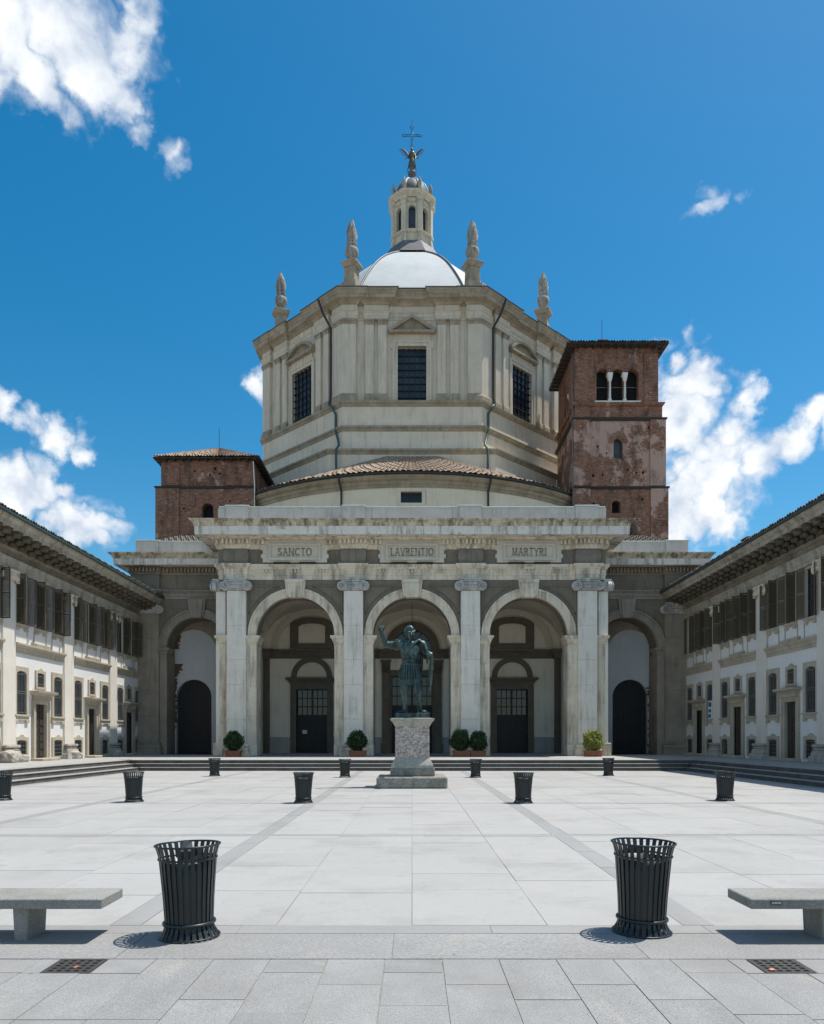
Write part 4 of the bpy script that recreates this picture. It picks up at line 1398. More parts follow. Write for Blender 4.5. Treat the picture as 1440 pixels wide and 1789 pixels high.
# pilasters
m1 = MB().box(-.36, .36, -.22, .1, 31.0, 36.9); me_dp = m1.mesh('drum_pilaster', 'drum_stone', .012)
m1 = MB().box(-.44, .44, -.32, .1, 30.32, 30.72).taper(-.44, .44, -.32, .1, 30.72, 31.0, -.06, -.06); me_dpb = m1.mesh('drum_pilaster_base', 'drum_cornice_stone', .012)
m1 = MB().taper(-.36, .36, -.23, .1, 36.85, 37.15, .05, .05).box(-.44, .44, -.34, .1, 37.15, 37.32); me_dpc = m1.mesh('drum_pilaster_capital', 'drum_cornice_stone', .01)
for th in FAC:
    if abs(th) > 90: continue
    F_ = facet(th)
    for u in (-3.62, -2.52, 2.52, 3.62):
        p = F_ @ Vector((u, 0, 0))
        inst(me_dpb, 'pilaster_base', drum, p, R(th)); inst(me_dp, 'pilaster', drum, p, R(th)); inst(me_dpc, 'pilaster_capital', drum, p, R(th))
    # window
    W0 = 1.22 if th == 0 else 1.45; W1 = W0 + .44; gd = .45 if th == 0 else .22
    m = MB(F_)
    m.ring([(-W1, ZB), (-W1, 35.55), (W1, 35.55), (W1, ZB)], [(-W0, ZB), (-W0, 35.1), (W0, 35.1), (W0, ZB)], -.14, .1)
    m.ring([(-W1, ZB), (-W1, 35.55), (W1, 35.55), (W1, ZB)], [(-W1 + .18, ZB), (-W1 + .18, 35.37), (W1 - .18, 35.37), (W1 - .18, ZB)], -.20, -.14)
    m.box(-1.86, -1.62, -.10, .1, 34.9, 35.55); m.box(1.62, 1.86, -.10, .1, 34.9, 35.55)
    m.box(-1.55, 1.55, -.12, .1, 35.553, 36.10)
    m.build('window_surround', 'drum_stone', drum, .01)
    m = MB(F_)
    m.box(-1.95, 1.95, -.52, .1, 36.10, 36.30)
    if th == 0:
        m.prism([(-1.98, 36.303), (1.98, 36.303), (0, 37.42)], -.14, .1)
        for sg in (-1, 1):
            m.prism([(sg * 2.02, 36.303), (sg * 2.02, 36.47), (0, 37.62), (0, 37.38), (sg * 1.72, 36.303)], -.50, .1)
    else:
        rr = (1.98 ** 2 + .95 ** 2) / (2 * .95); an = math.asin(1.98 / rr)
        arc = lambda r_, k=16: [(r_ * math.sin(-an + 2 * an * i / k), 37.25 - rr + r_ * math.cos(-an + 2 * an * i / k)) for i in range(k + 1)]
        m.prism([(-1.9, 36.303)] + arc(rr - .1) + [(1.9, 36.303)], -.14, .1)
        m.ring(arc(rr + .12), arc(rr - .12), -.50, .1)
    m.build('pediment', 'drum_cornice_stone', drum)
    MB(F_).box(-W0, W0, gd, gd + .05, ZB, 35.1).build('window_glass', 'drum_glass', drum)
    m = MB(F_)
    for k in range(1, 5):
        u = -W0 + 2 * W0 * k / 5; m.box(u - .045, u + .045, gd - .14, gd - .01, ZB, 35.1)
    for k in range(1, 8):
        z = ZB + 4.8 * k / 8; m.box(-W0, W0, gd - .135, gd - .015, z - .04, z + .04)
    m.build('window_bars', 'iron', drum)
# corner piers, wrapped round each angle
for (x, y), th in zip(octa(AP), [-22.5, 22.5, 67.5, 112.5, 157.5, -157.5, -112.5, -67.5]):
    if abs(th) > 115: continue
    Lw = 1.05
    t1, t2 = R(th - 22.5), R(th + 22.5)
    pts = [(x - math.cos(t1) * Lw, y - math.sin(t1) * Lw), (x, y), (x + math.cos(t2) * Lw, y + math.sin(t2) * Lw)]
    MB().sweep(pts, [(-.1, 31.0), (.30, 31.0), (.30, 36.9), (-.1, 36.9)]).build('corner_pier', 'drum_stone', drum, .012)
    MB().sweep(pts, [(-.1, 30.32), (.44, 30.32), (.44, 30.72), (.30, 31.0), (-.1, 31.0)]).build('corner_pier_base', 'drum_cornice_stone', drum)
    MB().sweep(pts, [(-.1, 36.85), (.30, 36.9), (.36, 37.15), (.42, 37.16), (.42, 37.33), (-.1, 37.33)]).build('corner_pier_capital', 'drum_cornice_stone', drum)
# drum entablature with breaks over the pilaster pairs and the corner piers
pth = []
for th in FAC:
    F_ = facet(th)
    for u, w_ in ((-HS + 1.15, -.30), (-HS + 1.15, 0), (-4.05, 0), (-4.05, -.24), (-2.05, -.24), (-2.05, 0), (2.05, 0), (2.05, -.24), (4.05, -.24), (4.05, 0), (HS - 1.15, 0), (HS - 1.15, -.30)):
        q = F_ @ Vector((u, w_, 0)); pth.append((q.x, q.y))
    q = facet(th, AP + .30) @ Vector(((AP + .30) * math.tan(R(22.5)), 0, 0)); pth.append((q.x, q.y))
MB().sweep(pth, [(-.1, 37.33), (.04, 37.33), (.04, 37.56), (.08, 37.58), (.08, 37.82), (.18, 37.92), (-.1, 37.95)], True).build('drum_architrave', 'drum_stone', drum)
MB().sweep(pth, [(-.1, 37.95), (.03, 37.95), (.03, 38.55), (-.1, 38.55)], True).build('drum_frieze', 'drum_stone', drum)
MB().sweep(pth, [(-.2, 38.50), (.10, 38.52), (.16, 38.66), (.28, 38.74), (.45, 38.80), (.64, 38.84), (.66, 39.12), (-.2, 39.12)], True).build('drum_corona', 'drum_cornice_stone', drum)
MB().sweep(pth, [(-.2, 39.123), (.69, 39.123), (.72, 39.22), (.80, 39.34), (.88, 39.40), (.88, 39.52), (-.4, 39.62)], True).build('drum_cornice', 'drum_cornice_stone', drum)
m = MB()
m.sweep(pth, [(.5, 39.57), (.92, 39.545), (.94, 39.60), (.5, 39.68)], True); m.build('drum_gutter', 'dark_lead', drum)
m = MB(); m.add([(x, y, 39.58) for x, y in octa(AP + .2)], [tuple(range(8))]); m.build('drum_roof', 'dark_lead', drum)
# downpipes on the drum
for sg in (-1, 1):
    def dp(t, off, z):     # point on the diagonal facet, t metres from the front corner
        return (sg * (HS + t * .7071 + off * .7071), DC - AP + t * .7071 - off * .7071, z)
    pts = [dp(1.6, 1.55, 39.2), dp(1.35, 1.2, 38.0), dp(1.25, .42, 37.0), dp(1.25, .42, 31.2), dp(1.2, .55, 30.3), dp(.6, .75, 29.8), dp(.6, .42, 29.4), dp(.6, .42, 27.9), dp(.1, .55, 27.0), dp(-.3, .8, 26.4), dp(-.35, 1.15, 25.9), dp(-.35, 1.1, 22.8)]
    MB().tube(pts[:5], .10, 8).build('downpipe', 'dark_pipe', drum)
    MB().tube(pts[4:], .10, 8).build('downpipe', 'copper_pipe', drum)
# corner pinnacles
pm = MB()
pm.box(-.66, .66, -.66, .66, 39.6, 41.2).taper(-.52, .52, -.52, .52, 41.2, 42.55, -.04, -.04).taper(-.54, .54, -.54, .54, 42.55, 42.8, .20, .20).box(-.76, .76, -.76, .76, 42.8, 42.98)
me_ped = pm.mesh('pinnacle_pedestal', 'drum_cornice_stone', .02)
pm = MB()
pm.lathe([(.34, 42.98), (.30, 43.1), (.17, 43.22), (.20, 43.32), (.42, 43.5), (.56, 43.78), (.60, 44.05), (.55, 44.28), (.36, 44.42), (.30, 44.5), (.44, 44.62), (.48, 44.72), (.40, 44.80), (.30, 44.86)], n=18)
rnd = random.Random(11)
for k in range(14):                        # carved flame
    a = k * 2.4; r0 = .30 * (1 - k / 30); zz = 44.8 + .05 * k
    pm.tube([(r0 * math.cos(a), r0 * math.sin(a), zz), (1.25 * r0 * math.cos(a + .5), 1.25 * r0 * math.sin(a + .5), zz + .55), (.7 * r0 * math.cos(a + 1.0), .7 * r0 * math.sin(a + 1.0), zz + 1.0), (.45 * r0 * math.cos(a + 1.6), .45 * r0 * math.sin(a + 1.6), zz + 1.25 + rnd.uniform(0, .15))], [.16, .20, .16, .07], 6)
pm.lathe([(.32, 44.8), (.40, 45.2), (.36, 45.8), (.24, 46.3), (.14, 46.5)], n=10)
me_pin = pm.mesh('pinnacle', 'urn_stone')
for (x, y), th in zip(octa(AP - 1.35), [-22.5, 22.5, 67.5, 112.5, 157.5, -157.5, -112.5, -67.5]):
    if abs(th) > 115: continue
    inst(me_ped, 'pinnacle_pedestal', drum, (x, y, 0), R(th)); inst(me_pin, 'pinnacle', drum, (x, y, 0), R(th * 3))

# ---------------- dome and lantern
prof = [(12.4, 39.7), (11.0, 42.1), (9.6, 44.1), (8.1, 45.95), (6.55, 47.5), (5.1, 48.7), (3.9, 49.6), (2.9, 50.3), (2.3, 50.7)]
def smooth_prof(p, n=5):
    out = []
    for i in range(len(p) - 1):
        p0, p1, p2, p3 = p[max(i - 1, 0)], p[i], p[i + 1], p[min(i + 2, len(p) - 1)]
        for k in range(n):
            t = k / n
            out.append(tuple(.5 * (2 * p1[j] + (p2[j] - p0[j]) * t + (2 * p0[j] - 5 * p1[j] + 4 * p2[j] - p3[j]) * t * t + (3 * p1[j] - p0[j] - 3 * p2[j] + p3[j]) * t ** 3) for j in (0, 1)))
    return out + [p[-1]]
prof = smooth_prof(prof)
m = MB()
for k in range(len(prof) - 1):
    (r0, z0), (r1, z1) = prof[k], prof[k + 1]
    a = octa(r0); b = octa(r1)
    for i in range(8):
        j = (i + 1) % 8
        m.quad((*a[i], z0), (*a[j], z0), (*b[j], z1), (*b[i], z1))
dome = m.build('dome', 'lead_dome', ch)
for i in range(8):
    MB().tube([(*octa(r + .03)[i], z + .03) for r, z in prof], .10, 6).build('dome_rib', 'dark_lead', dome)
m = MB()
a = octa(3.15); b = octa(2.15)
for i in range(8):
    j = (i + 1) % 8
    m.quad((*a[i], 50.35), (*a[j], 50.35), (*b[j], 52.0), (*b[i], 52.0))
m.build('lantern_skirt', 'dark_lead', dome)
LA = 1.92; LH = LA * math.tan(R(22.5))
m = MB()
for th in FAC:
    m.M = facet(th, LA)
    m.wall(-LH, LH, 51.6, 57.0, [(-.36, .36, 53.25, 55.75, .36, .35)])
m.M = Matrix.Identity(4)
lan = m.build('lantern', 'lantern_stone', ch)
m = MB()
for th in FAC:
    m.M = facet(th, LA - .35); m.box(-.42, .42, 0, .05, 53.2, 55.8)
m.M = Matrix.Identity(4)
m.build('lantern_glass', 'drum_glass', lan)
for th in FAC:
    F_ = facet(th + 22.5, LA / math.cos(R(22.5)))
    m = MB(F_)
    m.box(-.26, .26, -.14, .2, 51.9, 56.55); m.box(-.32, .32, -.22, .2, 52.9, 53.12); m.box(-.34, .34, -.24, .2, 56.2, 56.55); m.box(-.30, .30, -.2, .2, 51.7, 52.3)
    m.build('lantern_pilaster', 'lantern_stone', lan, .01)
    m = MB(F_)
    m.lathe([(.17, 57.15), (.13, 57.3), (.08, 57.4), (.17, 57.6), (.21, 57.85), (.17, 58.2), (.08, 58.5), (.02, 58.62)], c=(0, .0, 0), n=12)
    m.build('lantern_finial', 'urn_stone', lan)
MB().sweep(octa(LA), [(0, 52.95), (.08, 52.95), (.12, 53.06), (.2, 53.16), (.2, 53.22), (0, 53.25)], True).build('lantern_sill', 'lantern_stone', lan)
MB().sweep(octa(LA + .08), [(0, 56.5), (.08, 56.52), (.10, 56.7), (.30, 56.84), (.40, 56.9), (.42, 57.08), (-.2, 57.15)], True).build('lantern_cornice', 'lantern_stone', lan)
m = MB()
for th in FAC:                                # carved swags above the openings
    m.M = facet(th, LA)
    for k in range(7):
        t = (k - 3) / 3
        m.ball((t * .42, -.04, 56.12 - .14 * (1 - t * t)), .09, .07, .10, 6, 5)
m.M = Matrix.Identity(4)
m.build('lantern_swag', 'lantern_stone', lan)
lp = [(1.75, 57.1), (1.78, 57.6), (1.66, 58.2), (1.38, 58.75), (.95, 59.15), (.55, 59.35), (.42, 59.42)]
m = MB().lathe(lp, c=(0, DC, 0), n=32)
m.build('cupola', 'dark_lead', lan)
m = MB()
for i in range(8):
    a = R(22.5 + 45 * i)
    m.tube([((r + .03) * math.cos(a), DC + (r + .03) * math.sin(a), z) for r, z in lp], .09, 6)
m.build('cupola_rib', 'lead_dome', lan)
m = MB().lathe([(.62, 59.32), (.60, 59.45), (.30, 59.65), (.22, 59.9), (.26, 60.0), (.42, 60.15), (.44, 60.35), (.28, 60.5), (.2, 60.7), (.3, 60.85), (.2, 61.0)], c=(0, DC, 0), n=16)
m.build('finial_base', 'dark_lead', lan)
# angel with raised wings, then the cross
m = MB()
c0 = (0, DC - .05)
m.lathe([(.30, 60.9), (.34, 61.2), (.26, 61.7), (.22, 62.0), (.28, 62.3), (.24, 62.5), (.10, 62.62)], c=(0, DC, 0), n=14)
m.ball((0, DC, 62.78), .15, .15, .19, 12, 8)
m.tube([(.24, DC, 62.35), (.40, DC - .1, 61.9), (.32, DC - .3, 61.6)], [.09, .08, .05], 8)
m.tube([(-.24, DC, 62.35), (-.40, DC - .1, 61.9), (-.32, DC - .3, 61.6)], [.09, .08, .05], 8)
m.tube([(.20, DC, 61.6), (.36, DC, 61.0), (.52, DC, 60.4)], [.10, .06, .02], 6)
m.tube([(-.20, DC, 61.6), (-.36, DC, 61.0), (-.52, DC, 60.4)], [.10, .06, .02], 6)
m.build('angel', 'bronze_gilt', lan)
for sg in (-1, 1):
    m = MB()
    for k in range(6):
        t = k / 5
        x0 = sg * (.28 + .30 * t); z0 = 61.75 + .5 * t
        x2 = sg * (.72 + .75 * t); z2 = 61.75 + 1.0 * t ** .8
        m.tube([(x0 * .6, DC + .1, 61.9 + .2 * t), (x0, DC + .1, z0 + .32), ((x0 + x2) / 2, DC + .1, max(z0, z2) + .32 - .1 * t), (x2, DC + .1, z2 + .05)], [.05, .075, .06, .015], 6)
    m.build('angel_wing', 'dark_lead', lan)
m = MB()
zc = 64.25
def loop(pts): m.tube([(x, DC, z) for x, z in pts], .035, 6, closed=True)
loop([(-.07, 62.95), (-.16, 63.05), (-.08, 63.2), (-.08, zc - .08), (-.75, zc - .08), (-.90, zc - .17), (-1.02, zc), (-.90, zc + .17), (-.75, zc + .08), (-.08, zc + .08),
      (-.08, 64.95), (-.17, 65.1), (0, 65.3), (.17, 65.1), (.08, 64.95), (.08, zc + .08), (.75, zc + .08), (.90, zc + .17), (1.02, zc), (.90, zc - .17), (.75, zc - .08), (.08, zc - .08), (.08, 63.2), (.16, 63.05), (.07, 62.95)])
m.tube([(0, DC, 65.25), (0, DC, 65.8)], .02, 5)
m.build('cross', 'iron', lan)

# ================================================================== brick towers
def tower_roof(t, x0, x1, y0, y1, ze, rise, oh, name='tower_roof', mat='roof_tile'):
    a0, a1, b0, b1 = x0 - oh, x1 + oh, y0 - oh, y1 + oh
    cx, cy = (x0 + x1) / 2, (y0 + y1) / 2
    m = MB()
    cs = [(a0, b0), (a1, b0), (a1, b1), (a0, b1)]
    for i in range(4):
        (xa, ya), (xb, yb) = cs[i], cs[(i + 1) % 4]
        def f(s_, t_):
            x = xa + (xb - xa) * s_; y = ya + (yb - ya) * s_
            p = (x + (cx - x) * t_, y + (cy - y) * t_, ze + .06 + rise * t_)
            nx, ny = (yb - ya), -(xb - xa); L = math.hypot(nx, ny)
            return p, (nx / L * .4, ny / L * .4, .9)
        tiled(m, f, 36, 12, .10, .05, 2)
    o = m.build(name, mat, t); o['kind'] = 'stuff'
    m = MB()
    m.box(a0 - .02, a1 + .02, b0 - .02, b1 + .02, ze - .04, ze + .02)
    for k in range(13):
        u = a0 + .3 + (a1 - a0 - .6) * k / 12
        m.box(u - .07, u + .07, b0 + .05, b0 + oh + .1, ze - .15, ze - .043)
        v = b0 + .3 + (b1 - b0 - .6) * k / 12
        m.box(a0 + .05, a0 + oh + .1, v - .07, v + .07, ze - .152, ze - .045)
        m.box(a1 - oh - .1, a1 - .05, v - .07, v + .07, ze - .152, ze - .045)
    m.build('eaves', 'eave_wood', t)
    return cx, cy, ze + rise

def holes(rnd, x0, x1, z0, z1, avoid, n):
    out = []
    tries = 0
    while len(out) < n and tries < 400:
        tries += 1
        u = rnd.uniform(x0 + .5, x1 - .7); z = rnd.uniform(z0 + .4, z1 - .5)
        if any(abs(u - a) < .35 for a, *_ in out): continue
        if any(a - .3 < u < b + .15 for a, b in avoid): continue
        s_ = rnd.uniform(.13, .19)
        out.append((u, u + s_, z, z + s_ * 1.2, 0, .3))
    return out

tw = thing('brick_bell_tower', 'tall brick bell tower with triple arched belfry window right of the dome', 'tower', (17, 63, PZ))
TX0 = 13.4; TY = 63.0
rnd = random.Random(21)
def shaft(t, x0, x1, y0, y1, z0, z1, opsF, opsS, mat, side=-1):
    m = MB()
    m.wall(x0, x1, z0, z1, opsF, y0)
    xs_ = x0 if side < 0 else x1
    m.M = frame(xs_, (y0 + y1) / 2, 0, R(-90) if side < 0 else R(90))
    hw_ = (y1 - y0) / 2
    m.wall(-hw_, hw_, z0, z1, opsS)
    xo_ = x1 if side < 0 else x0
    m.M = frame(xo_, (y0 + y1) / 2, 0, R(90) if side < 0 else R(-90))
    m.wall(-hw_, hw_, z0, z1, opsS)
    m.M = Matrix.Identity(4)
    m.quad((x0, y1, z0), (x1, y1, z0), (x1, y1, z1), (x0, y1, z1))
    return m.build('shaft', mat, t)
# stages
cL = 17.2
lowop = [(16.55, 17.25, 20.3, 21.35, .35, .6)]
shaft(tw, TX0, 21.15, TY, TY + 7.7, 12, 22.4, lowop + holes(rnd, TX0, 21.0, 18.6, 22.4, [(16.5, 17.3)], 7), [], 'brick')
midop = [(16.70, 17.48, 24.85, 26.6, .5, .5)]
shaft(tw, TX0 + .06, 20.95, TY + .06, TY + 7.6, 22.4, 28.1, midop + holes(rnd, TX0, 20.9, 22.6, 28.0, [(16.6, 17.6)], 11), [], 'brick_render')
shaft(tw, TX0 + .10, 20.75, TY + .10, TY + 7.5, 28.1, 29.35, [], [], 'brick')
top_ops = [(15.30 + k * 1.24, 15.30 + k * 1.24 + 1.02, 29.62, 32.3, .51, .6) for k in range(3)]
shaft(tw, TX0 + .14, 20.35, TY + .14, TY + 7.4, 29.35, 34.1, top_ops, [(-.95, -.1, 29.8, 32.2, .42, .6), (.1, .95, 29.8, 32.2, .42, .6)], 'brick')
for z, ex in ((22.4, .0), (28.1, .0), (29.35, .0)):
    rr = {22.4: 21.15, 28.1: 20.95, 29.35: 20.75}[z]
    m = MB()
    pth2 = [(TX0, TY + 7.7), (TX0, TY), (rr, TY), (rr, TY + 7.7)]
    m.sweep(pth2, [(-.15, z - .18), (.03, z - .16), (.06, z - .08), (.15, z - .02), (.16, z + .08), (-.25, z + .2)])
    m.build('string_course', 'eave_wood' if z != 29.35 else 'brick', tw)
for (a, b, z0, z1) in ((TX0 - .04, TX0 + 1.35, 22.55, 28.0), (19.7, 20.99, 22.55, 28.0), (TX0 - .06, TX0 + 1.35, 12, 22.3), (19.75, 21.2, 12, 22.3)):
    MB().box(a, b, TY - .10, TY + .3, z0, z1).build('corner_lesene', 'brick_render', tw)
for (a, b, z0, z1) in ((TX0 + .08, TX0 + 1.2, 29.5, 33.6), (19.25, 20.40, 29.5, 33.6)):
    MB().box(a, b, TY + .04, TY + .3, z0, z1).build('corner_lesene', 'brick', tw)
for k in range(2):
    u = 16.43 + k * 1.24
    m = MB().lathe([(.17, 29.62), (.17, 29.78), (.125, 29.86), (.115, 31.25), (.14, 31.3), (.21, 31.58), (.24, 31.68), (.24, 31.8)], c=(u, TY + .24, 0), n=12)
    m.box(u - .22, u + .22, TY + .06, TY + .6, 31.78, 31.98)
    m.build('belfry_column', 'column_white', tw)
MB().box(15.15, 18.95, TY + .0, TY + .5, 29.5, 29.62).build('belfry_sill', 'column_white', tw, .01)
m = MB().tube([(15.2, TY + .7, 31.0), (18.9, TY + .7, 31.0)], .04, 6); m.build('belfry_bar', 'iron_light', tw)
for k in range(3):
    cx = 15.81 + k * 1.24
    MB().ring(arcpts(cx, 31.79, .66), arcpts(cx, 31.79, .52), TY + .08, TY + .3).build('belfry_arch', 'brick', tw)
m = MB().ring(arcpts(17.09, 26.1, .78, rz=.98), arcpts(17.09, 26.1, .41, rz=.52), TY - .0, TY + .3); m.build('window_arch', 'brick', tw)
MB().box(16.7, 17.48, TY + .5, TY + .54, 24.85, 26.6).build('lancet_glass', 'drum_glass', tw)
MB().box(TX0 + .7, 20.0, TY + .9, TY + 6.6, 28.2, 34.0).build('belfry_core', 'pit_dark', tw)
MB().box(TX0 + .6, 20.3, TY + .62, TY + 6.9, 14.0, 28.0).build('shaft_core', 'pit_dark', tw)
for yy in (-.53,):
    p = (TX0 + .34, TY + 3.77, 0)
    MB().lathe([(.13, 29.8), (.09, 29.9), (.09, 31.2), (.16, 31.5), (.16, 31.8)], c=p, n=10).build('belfry_column', 'column_white', tw)
cx, cy, zt = tower_roof(tw, TX0 + .14, 20.35, TY + .14, TY + 7.4, 34.1, 1.0, .72, 'tower_roof', 'roof_tile_dark')
MB().box(cx - 1.15, cx - .45, TY + 1.4, TY + 2.0, 34.2, 35.25).box(cx - 1.25, cx - .35, TY + 1.3, TY + 2.1, 35.253, 35.36).build('chimney', 'brick', tw)
MB().tube([(cx - .8, TY + 1.7, 35.3), (cx - .8, TY + 1.7, 37.2)], .02, 5).build('lightning_rod', 'iron', tw)
MB().tube([(TX0 - .05, TY + .5, 33.8), (TX0 - .12, TY + .1, 29.4), (TX0 - .1, TY - .12, 22.5), (TX0 - .1, TY - .12, 18.5)], .05, 6).build('downpipe', 'iron_light', tw)

tl = thing('squat_brick_tower', 'low square brick tower with pale tiled hip roof left of the dome', 'tower', (-17, 63, PZ))
lx0, lx1 = -20.75, -13.1
shaft(tl, lx0 - .42, lx1, TY, TY + 7.8, 12, 22.45, [(-17.4, -16.45, 19.6, 21.1, .47, .6)] + holes(rnd, lx0, lx1, 19, 22.3, [(-17.6, -16.3)], 5), [], 'brick', 1)
shaft(tl, lx0, lx1 - .05, TY + .12, TY + 7.7, 22.45, 24.75, holes(rnd, lx0, lx1, 22.6, 24.6, [], 6), [], 'brick', 1)
m = MB().sweep([(lx0 - .42, TY + 7.7), (lx0 - .42, TY), (lx1, TY), (lx1, TY + 7.7)], [(-.15, 22.25), (.04, 22.28), (.14, 22.42), (.15, 22.5), (-.3, 22.62)])
m.build('string_course', 'eave_wood', tl)
for q in ((lx0 - .46, lx0 + 1.5, TY - .12, TY + .3, 12, 22.3), (lx1 - 1.6, lx1 + .05, TY - .10, TY + .3, 12, 22.3), (lx0 - .03, lx0 + 1.5, TY + .02, TY + .3, 22.6, 24.5), (lx1 - 2.4, lx1 + .0, TY + .03, TY + .3, 22.6, 24.5)):
    MB().box(*q).build('corner_lesene', 'brick', tl)
m = MB().ring(arcpts(-16.92, 20.63, .85), arcpts(-16.92, 20.63, .49), TY - .04, TY + .3); m.build('window_arch', 'brick', tl)
MB().box(lx0 + .5, lx1 - .7, TY + .62, TY + 7.0, 14, 24.5).build('shaft_core', 'pit_dark', tl)
cx, cy, zt = tower_roof(tl, lx0, lx1 - .05, TY + .12, TY + 7.7, 24.75, 2.25, .55)
MB().tube([(cx, cy, zt - .1), (cx, cy, zt + 1.9)], .022, 5).build('lightning_rod', 'iron', tl)
MB().tube([(lx1 - .0, TY - .2, 24.5), (lx1 + .1, TY - .16, 22.6), (lx1 + .1, TY - .16, 18.5)], .05, 6).build('downpipe', 'column_white', tl)

# ================================================================== wings (rectory houses either side)
WX = 19.0
def volute_cap():
    m = MB()
    m.box(-.5, .5, -.14, .1, 9.12, 9.34); m.box(-.62, .62, -.24, .1, 9.50, 9.62)
    m.box(-.5, .5, -.18, .1, 9.34, 9.5)
    for i in range(4): m.ball((-.33 + .22 * i, -.18, 9.28), .09, .08, .11, 8, 6)
    for sg in (-1, 1):
        c = Vector((sg * .55, -.10, 9.26)); r = .24
        for ax in (0, 1):
            m.M = Matrix.Translation(c) @ Matrix.Rotation(R(90), 4, 'X')
            m.lathe([(r * .95, -.25), (r, -.02), (r, .06), (r * .8, .08)], n=16)
            m.M = Matrix.Identity(4)
        sp = []
        for i in range(30):
            t = i / 29; a = t * 4.2 * PI; q = r * (.92 * (1 - t) + .1)
            sp.append((c.x + sg * q * math.sin(a), c.y - .09, c.z + q * math.cos(a)))
        m.tube(sp, .03, 5)
        m.ball((c.x, c.y - .1, c.z), .06, .05, .06, 8, 6)
    return m.mesh('wing_capital', 'trim_stone')
me_vcap = volute_cap()
def rough_base():
    m = MB()
    m.box(-.66, .66, -.30, .1, 1.22, 1.36); m.box(-.62, .62, -.26, .1, 1.08, 1.2)
    m.taper(-.80, .80, -.42, .1, PZ - .02, .84, -.04, -.03); m.taper(-.70, .70, -.34, .1, .84, 1.07, -.05, -.04)
    me = m.mesh('pilaster_base', 'rough_stone', .03)
    return me
me_rbase = rough_base()
def blob_stone(seed):
    """weathered stone block"""
    bm = bmesh.new(); bmesh.ops.create_icosphere(bm, subdivisions=3, radius=1)
    rr = random.Random(seed)
    from mathutils import noise as mn
    for v in bm.verts:
        p = v.co.copy()
        k = max(abs(p.x), abs(p.y), abs(p.z)); p = p.lerp(p / k, .55)
        v.co = p * (1 + .16 * mn.noise(p * 1.7 + Vector((seed, 0, 0))) + .06 * mn.noise(p * 5))
    me = bpy.data.meshes.new('stone_block'); bm.to_mesh(me); bm.free()
    me.materials.append(MATS['rough_stone']); return me
me_blob = [blob_stone(s) for s in (1, 2, 3)]
me_wpil = MB().box(-.57, .57, -.10, .05, 1.36, 9.12).mesh('wing_pilaster', 'wing_pilaster', .012)
# tall barred window
m = MB()
m.ring([(-.68, 2.52), (-.68, 5.22), (.68, 5.22), (.68, 2.52)], [(-.46, 2.82), (-.46, 4.78)] + [(.46 * math.sin(t), 4.78 + .16 * math.cos(t)) for t in (R(-60), R(-30), 0, R(30), R(60))] + [(.46, 4.78), (.46, 2.82)], -.07, .12, False) if False else None
def win_frame(hw, z0, z1, rise, fw, bot, name='window_surround', mat='wing_trim', top_wave=False):
    m = MB()
    inner = [(-hw, z0), (-hw, z1 - rise)] + [(hw * math.sin(R(a)), z1 - rise + rise * math.cos(R(a))) for a in (-60, -30, 0, 30, 60)] + [(hw, z1 - rise), (hw, z0)]
    n = len(inner)
    zt = z1 + fw
    if top_wave:
        outer = [(-hw - fw, z0 - bot), (-hw - fw, zt - .05), (-hw * .62, zt - .03), (-hw * .40, zt + .05), (0, zt + .09), (hw * .40, zt + .05), (hw * .62, zt - .03), (hw + fw, zt - .05), (hw + fw, z0 - bot)]
    else:
        outer = [(-hw - fw, z0 - bot), (-hw - fw, zt)] + [(hw * 1.2 * k, zt) for k in (-.6, -.3, 0, .3, .6)] + [(hw + fw, zt), (hw + fw, z0 - bot)]
    m.ring(outer, inner, -.07, .14, True)
    if bot > .15:
        m.box(-hw - fw - .05, hw + fw + .05, -.12, .1, z0 - .10, z0)
        m.box(-hw - fw, -hw - fw + .3, -.10, .1, z0 - bot - .12, z0 - bot + .02)
        m.box(hw + fw - .3, hw + fw, -.10, .1, z0 - bot - .12, z0 - bot + .02)
    return m.mesh(name, mat, .008)
def grille(hw, z0, z1, nv, zh, r=.014):
    m = MB()
    for i in range(nv):
        u = -hw + 2 * hw * (i + .5) / nv
        m.box(u - r, u + r, -.02 - r, -.02 + r, z0, z1)
    for z in zh: m.box(-hw, hw, -.025 - r, -.015 + r, z - r * 1.3, z + r * 1.3)
    return m.mesh('window_grille', 'iron_light')
def pane(hw, z0, z1, y=.12):
    return MB().box(-hw - .02, hw + .02, y, y + .03, z0 - .02, z1 + .02).mesh('window_pane', 'window_glass')
def muntins(hw, z0, z1, zs_):
    m = MB(); m.box(-.03, .03, .075, .115, z0, z1)
    m.ring([(-hw, z0), (-hw, z1), (hw, z1), (hw, z0)], [(-hw + .06, z0 + .06), (-hw + .06, z1 - .06), (hw - .06, z1 - .06), (hw - .06, z0 + .06)], .07, .112, True)
    for z in zs_: m.box(-hw, hw, .08, .113, z - .02, z + .02)
    return m.mesh('window_frame', 'door_wood_brown')
W_ = {}
W_['tall'] = (win_frame(.46, 2.83, 4.94, .16, .22, .28), grille(.46, 2.83, 4.92, 7, (2.93, 3.85, 3.95, 4.78)), pane(.46, 2.83, 4.94), muntins(.46, 2.83, 4.94, (3.35, 3.87, 4.4)))
W_['small'] = (win_frame(.34, 4.28, 4.98, .05, .18, .14, top_wave=True), grille(.34, 4.28, 4.98, 6, (4.42, 4.82)), pane(.34, 4.28, 4.98), None)
W_['low'] = (win_frame(.45, .72, 1.58, .06, .20, .05, top_wave=True), grille(.45, .72, 1.58, 6, (.9, 1.1, 1.3, 1.5), .010), pane(.45, .72, 1.58, .1), None)
